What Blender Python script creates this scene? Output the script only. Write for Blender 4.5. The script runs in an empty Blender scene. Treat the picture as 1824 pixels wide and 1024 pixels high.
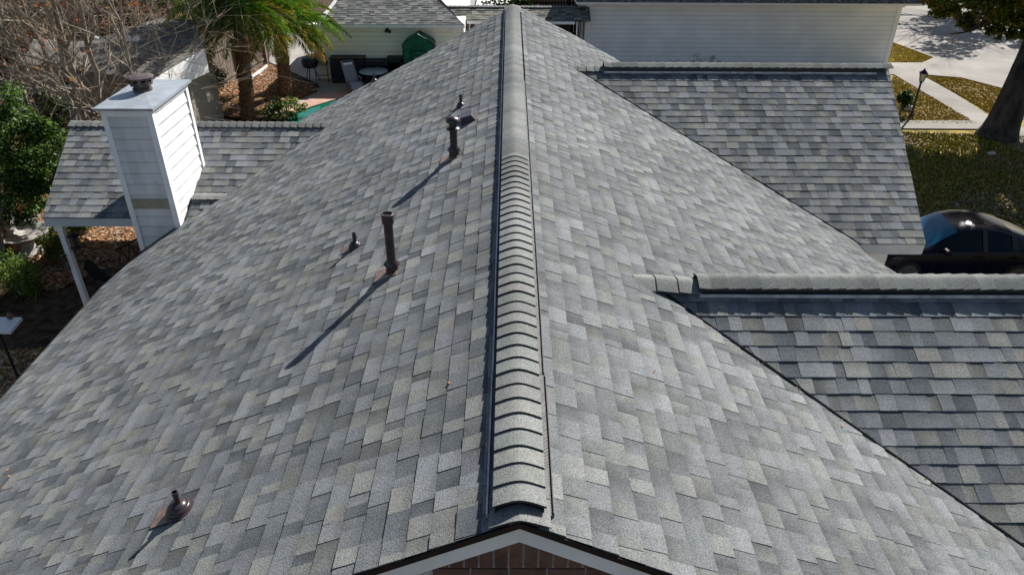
import bpy, math, random
import numpy as np
from mathutils import Vector, Matrix
rad = math.radians
random.seed(7)
RN = np.random.RandomState(11)
sc = bpy.context.scene
COL = sc.collection

# ------------------------------------------------------------------ camera
F_PX, TH, PSI, ROLL = 1312.1, .5493, -.0052, .006
GZ = 6.2                                    # height of the main ridge above the ground
CH = GZ + 2.846                             # camera height
cr, sr = math.cos(ROLL), math.sin(ROLL)
cp, sp = math.cos(PSI), math.sin(PSI)
def rotz(v): return Vector((cp*v[0]-sp*v[1], sp*v[0]+cp*v[1], v[2]))
FWD = rotz((0, math.cos(TH), -math.sin(TH)))
R0 = rotz((1, 0, 0)); U0 = rotz((0, math.sin(TH), math.cos(TH)))
RT = R0*cr + U0*sr; UP = R0*(-sr) + U0*cr
CAM = Vector((0, 0, CH))
cd = bpy.data.cameras.new("camera"); cam = bpy.data.objects.new("camera", cd); COL.objects.link(cam)
cd.sensor_width = 36; cd.lens = 36*F_PX/1824.; cd.clip_start = .05; cd.clip_end = 500
m = Matrix.Identity(4)
for i in range(3):
    m[i][0] = RT[i]; m[i][1] = UP[i]; m[i][2] = -FWD[i]; m[i][3] = CAM[i]
cam.matrix_world = m
sc.camera = cam
# ------------------------------------------------------------------ light
SUN_AZ, SUN_EL = 35.5, 36.4                  # azimuth from +y towards +x
w = bpy.data.worlds.new("World"); sc.world = w; w.use_nodes = True
nt = w.node_tree; nt.nodes.clear()
sky = nt.nodes.new('ShaderNodeTexSky'); sky.sky_type = 'NISHITA'; sky.sun_disc = False
sky.sun_elevation = rad(SUN_EL); sky.sun_rotation = rad(SUN_AZ)
bg = nt.nodes.new('ShaderNodeBackground'); bg.inputs[1].default_value = .05
wo = nt.nodes.new('ShaderNodeOutputWorld')
nt.links.new(sky.outputs[0], bg.inputs[0]); nt.links.new(bg.outputs[0], wo.inputs[0])
sd = bpy.data.lights.new("sun", 'SUN'); sd.energy = 5.0; sd.angle = rad(.5); sd.color = (1, .95, .88)
sun = bpy.data.objects.new("sun", sd); COL.objects.link(sun)
SD = Vector((math.sin(rad(SUN_AZ))*math.cos(rad(SUN_EL)), math.cos(rad(SUN_AZ))*math.cos(rad(SUN_EL)), math.sin(rad(SUN_EL))))
sun.rotation_euler = SD.to_track_quat('Z', 'Y').to_euler()
sc.view_settings.view_transform = 'Standard'; sc.view_settings.look = 'None'
sc.view_settings.exposure = 0.92; sc.view_settings.gamma = 1
sc.cycles.max_bounces = 6; sc.cycles.diffuse_bounces = 3; sc.cycles.glossy_bounces = 3
sc.cycles.transparent_max_bounces = 6

# ------------------------------------------------------------------ placing by what the photograph shows
def ray(u, v): return FWD + RT*((u-912)/F_PX) - UP*((v-512)/F_PX)
def at(u, v, z=0.):
    d = ray(u, v); return CAM + d*((z-CH)/d[2])
def atY(u, v, Y):
    d = ray(u, v); return CAM + d*(Y/d[1])
def atX(u, v, X):
    d = ray(u, v); return CAM + d*(X/d[0])
def onp(pl, u, v):
    n, c = pl; d = ray(u, v); return CAM + d*((c-n.dot(CAM))/n.dot(d))

# ------------------------------------------------------------------ object helpers
def tag(o, label=None, cat=None, group=None, kind=None):
    if label: o['label'] = label
    if cat: o['category'] = cat
    if group: o['group'] = group
    if kind: o['kind'] = kind
    return o
def empty(name, loc, label, cat, group=None):
    o = bpy.data.objects.new(name, None); COL.objects.link(o); o.location = loc
    o.empty_display_size = .2
    return tag(o, label, cat, group)
class MB:
    def __init__(s): s.v = []; s.f = []; s.c = []; s.uv = []; s.has_c = False
    def face(s, pts, col=None, uv=None):
        b = len(s.v); s.v.extend([tuple(p) for p in pts]); s.f.append(tuple(range(b, b+len(pts))))
        if col is not None: s.has_c = True
        s.c.append(col if col is not None else (1, 1, 1)); s.uv.append(uv)
    def mesh(s, vs, fs, col=None):
        b = len(s.v); s.v.extend([tuple(p) for p in vs])
        for f in fs: s.f.append(tuple(b+i for i in f)); s.c.append(col if col is not None else (1, 1, 1)); s.uv.append(None)
        if col is not None: s.has_c = True
    def box(s, lo, hi, col=None, M=None):
        x0, y0, z0 = lo; x1, y1, z1 = hi
        v = [Vector(p) for p in ((x0,y0,z0),(x1,y0,z0),(x1,y1,z0),(x0,y1,z0),(x0,y0,z1),(x1,y0,z1),(x1,y1,z1),(x0,y1,z1))]
        if M is not None: v = [M @ p for p in v]
        s.mesh(v, ((3,2,1,0),(4,5,6,7),(0,1,5,4),(1,2,6,5),(2,3,7,6),(3,0,4,7)), col)
    def bar(s, a, b, wx, wy=None, col=None, up=Vector((0,0,1))):
        a = Vector(a); b = Vector(b); wy = wy or wx
        d = (b-a); L = d.length; d.normalize()
        x = d.cross(up)
        if x.length < 1e-3: x = d.cross(Vector((0,1,0)))
        x.normalize(); y = x.cross(d)
        M = Matrix.Identity(4)
        for i in range(3): M[i][0] = x[i]; M[i][1] = y[i]; M[i][2] = d[i]; M[i][3] = a[i]
        s.box((-wx/2,-wy/2,0),(wx/2,wy/2,L), col, M)
    def tube(s, pts, rs, n=8, cap=True, col=None):
        pts = [Vector(p) for p in pts]
        if not hasattr(rs, '__len__'): rs = [rs]*len(pts)
        rings = []; pu = None
        for i, p in enumerate(pts):
            d = (pts[min(i+1, len(pts)-1)] - pts[max(i-1, 0)])
            if d.length < 1e-9: d = Vector((0,0,1))
            d.normalize()
            if pu is None:
                pu = d.cross(Vector((0,0,1)));
                if pu.length < 1e-2: pu = d.cross(Vector((0,1,0)))
            pu = (pu - d*pu.dot(d)); pu.normalize(); w_ = d.cross(pu)
            rings.append([p + (pu*math.cos(2*math.pi*k/n) + w_*math.sin(2*math.pi*k/n))*rs[i] for k in range(n)])
        vs = [q for r_ in rings for q in r_]; fs = []
        for i in range(len(pts)-1):
            for k in range(n):
                k2 = (k+1) % n; fs.append((i*n+k, i*n+k2, (i+1)*n+k2, (i+1)*n+k))
        if cap: fs.append(tuple(range(n-1, -1, -1))); fs.append(tuple(range((len(pts)-1)*n, len(pts)*n)))
        s.mesh(vs, fs, col)
    def lathe(s, prof, n=20, M=None, col=None):
        vs = []; fs = []
        for r_, z in prof:
            for k in range(n):
                a = 2*math.pi*k/n; p = Vector((r_*math.cos(a), r_*math.sin(a), z)); vs.append(M @ p if M is not None else p)
        for i in range(len(prof)-1):
            for k in range(n):
                k2 = (k+1) % n; fs.append((i*n+k, i*n+k2, (i+1)*n+k2, (i+1)*n+k))
        if prof[0][0] > 1e-6: fs.append(tuple(range(n-1, -1, -1)))
        if prof[-1][0] > 1e-6: fs.append(tuple(range((len(prof)-1)*n, len(prof)*n)))
        s.mesh(vs, fs, col)
    def prism(s, poly, z0, z1, col=None):
        n = len(poly)
        vs = [(p[0], p[1], z0) for p in poly] + [(p[0], p[1], z1) for p in poly]
        fs = [tuple(range(n-1, -1, -1)), tuple(range(n, 2*n))] + [(i, (i+1) % n, n+(i+1) % n, n+i) for i in range(n)]
        s.mesh(vs, fs, col)
    def build(s, name, mat, parent=None, smooth=False, bevel=0):
        used = sorted({i for f in s.f for i in f})
        if len(used) < len(s.v):
            mp_ = {a: b for b, a in enumerate(used)}; s.v = [s.v[i] for i in used]; s.f = [tuple(mp_[i] for i in f) for f in s.f]
        me = bpy.data.meshes.new(name); me.from_pydata(s.v, [], s.f)
        if s.has_c:
            at_ = me.color_attributes.new("tone", 'FLOAT_COLOR', 'CORNER')
            tot = []
            for c, f in zip(s.c, s.f):
                if hasattr(c[0], '__len__'): tot.extend([tuple(q)+(1.,) for q in c])
                else: tot.extend([tuple(c)+(1.,)]*len(f))
            tot = np.array(tot, dtype=np.float32)
            at_.data.foreach_set('color', tot.ravel())
        if any(u is not None for u in s.uv):
            ul = me.uv_layers.new(name="UVMap"); a = []
            for f, u in zip(s.f, s.uv): a.extend(u if u is not None else [(0, .5)]*len(f))
            ul.data.foreach_set('uv', np.array(a, dtype=np.float32).ravel())
        me.materials.append(mat); me.validate(); me.update()
        if smooth:
            me.polygons.foreach_set('use_smooth', [True]*len(me.polygons))
        o = bpy.data.objects.new(name, me); COL.objects.link(o)
        if bevel:
            b = o.modifiers.new('b', 'BEVEL'); b.width = bevel; b.segments = 2; b.limit_method = 'ANGLE'
        if smooth: 
            try:
                e = o.modifiers.new('e', 'EDGE_SPLIT'); e.split_angle = rad(48)
            except Exception: pass
        if parent is not None:
            o.parent = parent; o.matrix_parent_inverse = Matrix.Translation(-world_loc(parent))
        return o
def world_loc(p):
    l = Vector(p.location)
    if p.parent is not None: l = Vector((0,0,0)) if p.type == 'MESH' else l
    return Vector((0,0,0)) if p.type == 'MESH' else l
def copy_tree(o, parent=None):
    c = o.copy(); COL.objects.link(c); c.parent = parent
    for ch in list(o.children):
        copy_tree(ch, c)
    return c

# ------------------------------------------------------------------ materials
def mat(name, base, rough=.8, spec=.3, metal=0., var=0., vscale=8., bump=0., bscale=40., col2=None, detail=4., attr=False,
        coat=0., trans=0., stretch=None, contrast=(.35,.65), cell=None):
    M = bpy.data.materials.new(name); M.use_nodes = True
    N = M.node_tree.nodes; L = M.node_tree.links; P_ = N['Principled BSDF']
    P_.inputs['Roughness'].default_value = rough; P_.inputs['Metallic'].default_value = metal
    P_.inputs['Specular IOR Level'].default_value = spec
    P_.inputs['Coat Weight'].default_value = coat
    if trans: P_.inputs['Transmission Weight'].default_value = trans
    tc = N.new('ShaderNodeTexCoord'); src = tc.outputs['Object']
    if stretch:
        mp = N.new('ShaderNodeMapping'); mp.inputs['Scale'].default_value = stretch; L.new(src, mp.inputs[0]); src = mp.outputs[0]
    colout = None
    if attr:
        a = N.new('ShaderNodeAttribute'); a.attribute_name = 'tone'; colout = a.outputs['Color']
        mx = N.new('ShaderNodeMix'); mx.data_type = 'RGBA'; mx.blend_type = 'MULTIPLY'; mx.inputs[0].default_value = 1
        L.new(colout, mx.inputs[6]); mx.inputs[7].default_value = (*base, 1); colout = mx.outputs[2]
    if var or col2:
        n = N.new('ShaderNodeTexNoise'); n.inputs['Scale'].default_value = vscale; n.inputs['Detail'].default_value = detail
        L.new(src, n.inputs['Vector'])
        cr_ = N.new('ShaderNodeValToRGB'); cr_.color_ramp.elements[0].position = contrast[0]; cr_.color_ramp.elements[1].position = contrast[1]
        L.new(n.outputs['Fac'], cr_.inputs[0])
        if col2 is None: lo = [c*(1-var) for c in base]; hi = [min(1, c*(1+var)) for c in base]
        else: lo, hi = base, col2
        if colout is None:
            cr_.color_ramp.elements[0].color = (*lo, 1); cr_.color_ramp.elements[1].color = (*hi, 1); colout = cr_.outputs[0]
        else:
            cr_.color_ramp.elements[0].color = (1-var, 1-var, 1-var, 1); cr_.color_ramp.elements[1].color = (1+var, 1+var, 1+var, 1)
            m2 = N.new('ShaderNodeMix'); m2.data_type = 'RGBA'; m2.blend_type = 'MULTIPLY'; m2.inputs[0].default_value = 1
            L.new(colout, m2.inputs[6]); L.new(cr_.outputs[0], m2.inputs[7]); colout = m2.outputs[2]
    if colout is not None: L.new(colout, P_.inputs['Base Color'])
    else: P_.inputs['Base Color'].default_value = (*base, 1)
    if bump:
        n2 = N.new('ShaderNodeTexNoise'); n2.inputs['Scale'].default_value = bscale; n2.inputs['Detail'].default_value = 4
        L.new(src, n2.inputs['Vector'])
        b = N.new('ShaderNodeBump'); b.inputs['Strength'].default_value = bump; b.inputs['Distance'].default_value = .5/bscale
        L.new(n2.outputs['Fac'], b.inputs['Height']); L.new(b.outputs[0], P_.inputs['Normal'])
    return M

def shingle_mat(name, gain=1., tint=(.965,1.,1.015), granule=.38, rough=1., spec=.0, band=.2, scale=120.):
    M = bpy.data.materials.new(name); M.use_nodes = True
    N = M.node_tree.nodes; L = M.node_tree.links; P_ = N['Principled BSDF']
    P_.inputs['Roughness'].default_value = rough; P_.inputs['Specular IOR Level'].default_value = spec
    a = N.new('ShaderNodeAttribute'); a.attribute_name = 'tone'
    tc = N.new('ShaderNodeTexCoord')
    def ramp(scale, d, lo, hi, p0=.3, p1=.7):
        n = N.new('ShaderNodeTexNoise'); n.inputs['Scale'].default_value = scale; n.inputs['Detail'].default_value = d
        L.new(tc.outputs['Object'], n.inputs['Vector'])
        r = N.new('ShaderNodeMapRange'); r.inputs[1].default_value = p0; r.inputs[2].default_value = p1
        r.inputs[3].default_value = lo; r.inputs[4].default_value = hi; L.new(n.outputs['Fac'], r.inputs[0]); return n, r
    n1, r1 = ramp(scale, 2., 1-granule, 1+granule)
    n2, r2 = ramp(.55, 3., .84, 1.12)
    n3, r3 = ramp(14., 3., .93, 1.07)
    # factory-printed darker band near the top of each exposed tab
    uv = N.new('ShaderNodeUVMap'); sx = N.new('ShaderNodeSeparateXYZ'); L.new(uv.outputs[0], sx.inputs[0])
    r4 = N.new('ShaderNodeMapRange'); r4.inputs[1].default_value = .5; r4.inputs[2].default_value = 1.
    r4.inputs[3].default_value = 1.; r4.inputs[4].default_value = 1-band; L.new(sx.outputs[1], r4.inputs[0])
    def mul(x, y):
        k = N.new('ShaderNodeMath'); k.operation = 'MULTIPLY'; L.new(x, k.inputs[0])
        if isinstance(y, float): k.inputs[1].default_value = y
        else: L.new(y, k.inputs[1])
        return k.outputs[0]
    f = mul(mul(mul(mul(r1.outputs[0], r2.outputs[0]), r3.outputs[0]), r4.outputs[0]), float(gain))
    vm = N.new('ShaderNodeVectorMath'); vm.operation = 'SCALE'; L.new(a.outputs['Color'], vm.inputs[0]); L.new(f, vm.inputs['Scale'])
    v2 = N.new('ShaderNodeVectorMath'); v2.operation = 'MULTIPLY'; L.new(vm.outputs[0], v2.inputs[0]); v2.inputs[1].default_value = tint
    L.new(v2.outputs[0], P_.inputs['Base Color'])
    b = N.new('ShaderNodeBump'); b.inputs['Strength'].default_value = .55; b.inputs['Distance'].default_value = .005
    L.new(n1.outputs['Fac'], b.inputs['Height']); L.new(b.outputs[0], P_.inputs['Normal'])
    return M

M_SH = shingle_mat("asphalt_shingle")
M_CAP = shingle_mat("ridge_cap_shingle", band=0.)
M_WHITE = mat("white_paint", (.88,.88,.88), .55, .3, var=.06, vscale=3)
M_SIDE = mat("white_siding_paint", (.74,.74,.74), .6, .3, var=.08, vscale=2.5, bump=.05, bscale=60)
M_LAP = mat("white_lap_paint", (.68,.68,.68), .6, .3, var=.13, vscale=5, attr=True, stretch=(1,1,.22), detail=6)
M_DARK = mat("dark_metal_edge", (.022,.016,.016), .45, .5, var=.2, vscale=20)
M_BLACKP = mat("black_vent_plastic", (.018,.019,.022), .5, .4)
M_RAIL = mat("grey_vent_edge", (.085,.085,.09), .5, .4, metal=.2, var=.2, vscale=30)
M_BRICK = mat("dark_brown_brick", (.16,.095,.078), .9, .1, var=.25, vscale=7, bump=.5, bscale=120, attr=False)
M_MORTAR = mat("grey_mortar", (.55,.53,.51), .95, .1, var=.15, vscale=60)
M_RIB = mat("grey_vent_ribs", (.2,.2,.205), .6, .3, var=.2, vscale=20)
M_LIP = mat("pale_vent_edge", (.42,.42,.43), .35, .5, var=.3, vscale=9)  # paler copy for one side, painting in the glint along the baffle
M_PIPE = mat("brown_painted_metal", (.034,.024,.028), .3, .5, var=.2, vscale=15)
M_FLASH = mat("tan_flashing", (.17,.115,.095), .45, .5, var=.25, vscale=12)
M_GALV = mat("weathered_galvanised_steel", (.36,.4,.44), .42, .5, metal=.35, var=.13, vscale=5, bump=.08, bscale=8)
M_RUST = mat("rusted_steel", (.09,.075,.07), .6, .4, metal=.4, var=.5, vscale=14)
M_TAN = mat("bare_fibre_board", (.34,.31,.22), .85, .2, var=.1, vscale=9)
M_SOFFIT = mat("house_wall", (.5,.5,.49), .8, .2)

# ------------------------------------------------------------------ roof planes (fitted to the photograph)
X0 = .0575
mL, mR, mW = .4403, .3869, .4095
Y1, Z1, Y2, Z2, YL, ZL = 12.1817, GZ-.3771, 5.4557, GZ-.443, 12.2406, GZ-1.3712
YG, YF = onp((Vector((0,0,1)), GZ+.012), 930, 925).y, 15.3
PL = (Vector((-mL,0,1)), GZ-mL*X0)
PR = (Vector((mR,0,1)), GZ+mR*X0)
MW = {Y1: mW, Y2: .458, YL: mW}
PW1 = (Vector((0,-mW,1)), Z1-mW*Y1)
PW2 = (Vector((0,-MW[Y2],1)), Z2-MW[Y2]*Y2)
PWL = (Vector((0,-mW,1)), ZL-mW*YL)
EXPO = .143
PAL = [(.108,.116,.125), (.15,.155,.16), (.182,.188,.2), (.155,.163,.172), (.208,.208,.193), (.205,.208,.212), (.178,.178,.166), (.122,.125,.124)]
PW = [.13,.15,.17,.13,.14,.12,.1,.06]

def interp(poly, s):
    """a-range of a polygon given as two polylines lo/hi [(s,a)...]"""
    def f(pl_):
        if s <= pl_[0][0]: return pl_[0][1]
        for (s0, a0), (s1, a1) in zip(pl_, pl_[1:]):
            if s <= s1: return a0+(a1-a0)*(s-s0)/max(1e-9, s1-s0)
        return pl_[-1][1]
    return f(poly[0]), f(poly[1])
def shingles(name, parent, O, A, D, s_len, poly, seed, s_off=0., matl=None, expo=EXPO, thick=1., wmin=.075, wmax=.2, pal=PAL, pw=PW, contrast=1., rec=.0058):
    rs = np.random.RandomState(seed); A = Vector(A).normalized(); D = Vector(D).normalized(); Nn = A.cross(D)
    if Nn.z < 0: Nn = -Nn
    mb = MB(); O = Vector(O)
    pt = lambda a, s, hh: O + A*a + D*s + Nn*hh
    # deck
    n = int(math.ceil((s_len-s_off)/expo)); flip = A.cross(D).z > 0
    def addf(ps, col, uv=None):
        if not flip:
            ps = ps[::-1]; uv = uv[::-1] if uv else None
            if hasattr(col[0], '__len__'): col = col[::-1]
        mb.face(ps, col, uv)
    mean = np.array(pal).mean(0)
    for k in range(-1, n):
        s0 = s_off+k*expo; s1 = min(s0+expo, s_len); s0 = max(s0, 0.)
        if s1-s0 < .01: continue
        l0, h0 = interp(poly, s0); l1, h1 = interp(poly, s1)
        lo = min(l0, l1); hi = max(h0, h1)
        if hi-lo < .02: continue
        a = lo - rs.rand()*.2; prev = -1; up_ = False
        while a < hi:
            wd = wmin+rs.rand()*(wmax-wmin)
            up_ = (not up_) if rs.rand() < .62 else up_
            j = rs.choice(len(pal), p=pw)
            while j == prev: j = rs.choice(len(pal), p=pw)
            prev = j
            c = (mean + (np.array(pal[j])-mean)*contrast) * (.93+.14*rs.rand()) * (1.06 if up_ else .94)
            b0, b1 = a, a+wd
            q0, q1 = max(b0, l1), min(b1, h1)          # butt edge
            t0, t1 = max(b0, l0), min(b1, h0)          # top edge
            if q1-q0 > .004 or t1-t0 > .004:
                if q1 < q0: q0 = q1 = (q0+q1)/2 if l1 <= (q0+q1)/2 <= h1 else (l1 if b1 < l1 else h1)
                if t1 < t0: t0 = t1 = (l0 if b1 < l0 else h0)
                js = (rs.rand()-.5)*.005 if s1 < s_len else 0
                hb = (.0088 if up_ else rec)*thick; ht = .0015*thick
                hb *= (.85+.3*rs.rand())
                P0 = pt(q0, s1+js, hb); P1 = pt(q1, s1+js, hb); P2 = pt(t1, s0-.004, ht+(.003*thick if up_ else 0)); P3 = pt(t0, s0-.004, ht+(.003*thick if up_ else 0))
                col = tuple(c)
                cc_ = [np.array(col)*(.95+.1*rs.rand()) for _ in range(4)]
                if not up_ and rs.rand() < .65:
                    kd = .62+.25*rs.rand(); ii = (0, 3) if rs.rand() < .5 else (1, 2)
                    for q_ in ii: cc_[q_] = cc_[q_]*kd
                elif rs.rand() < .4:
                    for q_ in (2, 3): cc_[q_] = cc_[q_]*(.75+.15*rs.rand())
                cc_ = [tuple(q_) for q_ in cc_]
                addf([P0, P1, P2, P3], cc_, [(q0, 0.), (q1, 0.), (t1, 1.), (t0, 1.)])
                B0 = pt(q0, s1+js, -.004); B1 = pt(q1, s1+js, -.004)
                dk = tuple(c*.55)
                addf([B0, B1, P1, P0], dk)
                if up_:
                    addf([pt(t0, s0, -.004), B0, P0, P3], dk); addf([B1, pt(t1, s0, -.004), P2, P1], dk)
            a += wd
    return mb.build(name, matl or M_SH, parent)
def cap_row(mb, axis0, tdir, pdir, length, half, m1, m2, expo=.125, lift=0., facing=-1, thick=.009, seed=0, r=.085, tone=(.19,.192,.184), starts=0.):
    """row of bent ridge-cap shingles. tdir: along the ridge; pdir: horizontal across; m1/m2 roof slopes on -p/+p side"""
    rs = np.random.RandomState(seed); tdir = Vector(tdir); pdir = Vector(pdir); axis0 = Vector(axis0)
    xs = [half*(-1+2*i/12.) for i in range(13)]
    def prof(x):
        mm = m1 if x < 0 else m2
        return -(math.sqrt((mm*x)**2+(r*mm)**2)-r*mm)
    n = int(round(length/expo))
    for k in range(n):
        a0 = starts+k*expo; a1 = a0+expo
        c = tuple(np.array(tone)*(.85+.26*rs.rand())*(1+.05*(rs.rand(3)-.5)))
        jl = (rs.rand()-.5)*.004; a0 += (rs.rand()-.5)*expo*.06
        if facing < 0: hA, hB = thick+.003+jl, .001       # butt at a0 end
        else: hA, hB = .001, thick+.003+jl
        e0, e1 = a0-(.004 if facing < 0 else .01), a1+(.01 if facing < 0 else .004)
        def P(a, x, hh): return axis0+tdir*a+pdir*x+Vector((0,0,prof(x)+lift+hh))
        flip = tdir.cross(pdir).z < 0
        def F(ps, cc):
            mb.face(ps if not flip else ps[::-1], cc, [(0,.2)]*len(ps))
        for i in range(12):
            F([P(e0, xs[i], hA), P(e1, xs[i], hB), P(e1, xs[i+1], hB), P(e0, xs[i+1], hA)][::-1], c)
            ea, hh = (e0, hA) if facing < 0 else (e1, hB)
            q = [P(ea, xs[i], hh), P(ea, xs[i+1], hh), P(ea, xs[i+1], hh-thick-.004), P(ea, xs[i], hh-thick-.004)]
            F(q if facing < 0 else q[::-1], tuple(x*.35 for x in c))  # butt face darkened in colour to deepen its shade
        for x in (xs[0], xs[-1]):
            q = [P(e0, x, hA), P(e1, x, hB), P(e1, x, hB-thick), P(e0, x, hA-thick)]
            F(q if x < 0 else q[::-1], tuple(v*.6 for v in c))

# ------------------------------------------------------------------ the house with the big roof
house = empty('house', (0, 8, 0), 'large house in the foreground whose grey shingle gable roof fills the photo', 'house')
sL = math.sqrt(1+mL*mL); sR = math.sqrt(1+mR*mR); sW = math.sqrt(1+mW*mW)
# left main slope: a = y, s = slope distance from ridge
def LA(p): return ((X0-p[0])*sL, p[1])          # (s, a)
def RA(p): return ((p[0]-X0)*sR, p[1])
XE = -5.62
gl = onp(PL, 630, 1023.4); gk = (gl.y-YG)/(X0-gl.x)       # small splay of the near rake
rakeL = [(0, YG), ((X0-XE)*sL, YG+gk*(X0-XE))]
cutL = [LA(onp(PL,150,555)), LA(onp(PL,250,450)), LA(onp(PL,322,400))]
polyL = ([(0, YG), ((X0-XE)*sL, YG+gk*(X0-XE))],
         [(0, YF)] + [LA(onp(PL,u,v)) for u, v in ((830,57),(720,117),(674,141),(631,163),(580,190),(540,211))] + [(LA(onp(PL,540,211))[0]+.04, 12.1), (LA((-5.01,10.1))[0]-.02, 12.0), (LA((-5.01,10.1))[0], 10.1), (cutL[1][0], cutL[1][1]), ((X0-XE)*sL, 8.75)])
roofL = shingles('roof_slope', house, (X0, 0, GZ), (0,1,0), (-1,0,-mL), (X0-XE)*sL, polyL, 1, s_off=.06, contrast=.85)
tag(roofL, 'left slope of the main roof, mottled grey shingles, darker side')
gr = onp(PR, 1200, 1024); gkr = (gr.y-YG)/(gr.x-X0)
XR = 5.06
polyR = ([(0, YG), ((XR-X0)*sR, YG+gkr*(XR-X0))],
         [(0, YF+.15)] + [RA(onp(PR,u,v)) for u,v in ((1020,62),(1105,110))] + [(RA(onp(PR,1105,110))[0]+.5, 12.5), (RA(onp(PR,1525,440))[0]-.02, 12.), RA(onp(PR,1525,440)), RA(onp(PR,1612,497)), ((XR-X0)*sR, 7.9)])
roofR = shingles('roof_slope', house, (X0, 0, GZ), (0,1,0), (1,0,-mR), (XR-X0)*sR, polyR, 2, s_off=.1, contrast=.48)  # weaker tab contrast imitates the sun washing out this side
tag(roofR, 'right slope of the main roof, sunlit pale grey shingles')
# wings
def wing(nm, yw, zw, x_lo, x_hi_top, x_hi_bot, y_eave, seed, side):
    mw_ = MW[yw]; s_len = (yw-y_eave)*math.sqrt(1+mw_*mw_)
    if side > 0: poly = ([(0, x_lo[0]), (s_len, x_lo[1])], [(0, x_hi_top), (s_len, x_hi_bot)])
    else: poly = ([(0, x_hi_top), (s_len, x_hi_bot)], [(0, x_lo[0]), (s_len, x_lo[1])])
    return shingles(nm, house, (0, yw, zw), (1,0,0), (0,-1,-mw_), s_len, poly, seed, thick=1.12, wmin=.08, wmax=.2, s_off=.05, rec=.0078)
def vx(main, yw, zw, y):      # x where wing plane meets main plane at this y
    z = zw-MW[yw]*(yw-y)
    return (X0+(GZ-z)/mR) if main > 0 else (X0-(GZ-z)/mL)
e1 = onp(PW1, 1585, 128); e2 = onp(PW1, 1648, 433)
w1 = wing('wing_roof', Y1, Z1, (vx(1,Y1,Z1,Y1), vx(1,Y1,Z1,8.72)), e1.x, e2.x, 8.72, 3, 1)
tag(w1, 'roof slope of the farther right wing, ending beside the dark car')
w2 = wing('wing_roof', Y2, Z2, (vx(1,Y2,Z2,Y2), vx(1,Y2,Z2,2.2)), 8., 8., 2.2, 4, 1)
tag(w2, 'roof slope of the nearer right wing, at the right edge')
l1 = onp(PWL, 130, 214); l2 = onp(PWL, 75, 388)
yle = l2.y
w3 = wing('wing_roof', YL, ZL, (vx(-1,YL,ZL,YL), vx(-1,YL,ZL,yle)), l1.x, l2.x, yle, 5, -1)
tag(w3, 'low patio roof behind the white chimney, weathered olive shingles')
# decks (solid underside and the slopes that face away)
def slab(mb, pts, t):
    n = len(pts); vs = [Vector(p) for p in pts]+[Vector(p)-Vector((0,0,t)) for p in pts]
    mb.mesh(vs, [tuple(range(n)), tuple(range(2*n-1, n-1, -1))]+[(i, (i+1) % n, n+(i+1) % n, n+i) for i in range(n)])
M_DECK = mat("roof_deck_underlay", (.03,.03,.032), 1., 0.)
mb = MB()
def PLz(x): return GZ-mL*(X0-x)
def PRz(x): return GZ-mR*(x-X0)
def zz(x, y, d=.004): return (x, y, (PLz(x) if x < X0 else PRz(x))-d)
slab(mb, [zz(X0-.001,YG+.05), zz(XE,YG+.05+gk*(X0-XE)), zz(XE,8.7), zz(cutL and -5.44,9.5), zz(-5.03,10.05), zz(-3.3,12.2)]+[zz(p_.x+.02, p_.y-.03) for p_ in [onp(PL,u,v) for u, v in ((540,211),(580,190),(631,163),(674,141),(720,117),(830,57))]]+[zz(X0-.001,YF-.02)], .1)
mb.build('roof_deck', M_DECK, house); mb = MB()
slab(mb, [zz(X0,YG+.05), zz(X0,YF+.1), zz(1.2,14.8), zz(2.1,14.1), zz(2.6,12.6), zz(4.55,8.6), zz(5.02,8.0), zz(XR,7.85), zz(XR,YG+.05+gkr*(XR-X0))][::-1], .1)
mb.build('roof_deck', M_DECK, house)
def wz(yw, zw, y, d=.004): return zw-MW[yw]*abs(yw-y)-d
def W(yw, zw, x0, x1, xb0, xb1, ye):
    mb = MB(); slab(mb, [(x0,yw,zw-.004),(xb0,ye,wz(yw,zw,ye)),(xb1,ye,wz(yw,zw,ye)),(x1,yw,zw-.004)], .1); mb.build('roof_deck', M_DECK, house)
W(Y1,Z1, 1.5,e1.x-.01, 4.4,e2.x-.01, 8.77); W(Y2,Z2, 1.35,8.0, 4.3,8.0, 2.22); W(YL,ZL, l1.x+.01,-3.0, l2.x+.01,-4.9, yle+.05)
# back slopes of the wings
def back(nm, yw, zw, x0, x1, pitch, run, lab):
    xf = x0-2.6 if run > 5 else x0  # longest slope stretched and flared out of sight to shade the left yard
    o = MB(); o.face([(x0,yw,zw),(x1,yw,zw),(x1,yw+run,zw-pitch*run),(xf,yw+run,zw-pitch*run)], (.17,.175,.17)); x0 = x0+.01; o.face([(xf,yw+run,zw-pitch*run),(x1,yw+run,zw-pitch*run),(x1,yw+.02,zw-.12),(x0,yw+.02,zw-.12)], (.1,.1,.1))
    b = o.build(nm, M_CAP, house)
    tag(b, lab)
back('back_slope', Y1, Z1, 1.6, e1.x, mW, 2.0, 'far-facing slope of the farther right wing')
back('back_slope', Y2, Z2, 1.4, 8., .85, 1.6, 'steep far-facing slope of the nearer right wing')
back('back_slope', YL, ZL, l1.x, -3.0, .40, 6.9, 'unseen far slope of the patio roof, stretched out to shade the left yard')

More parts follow.
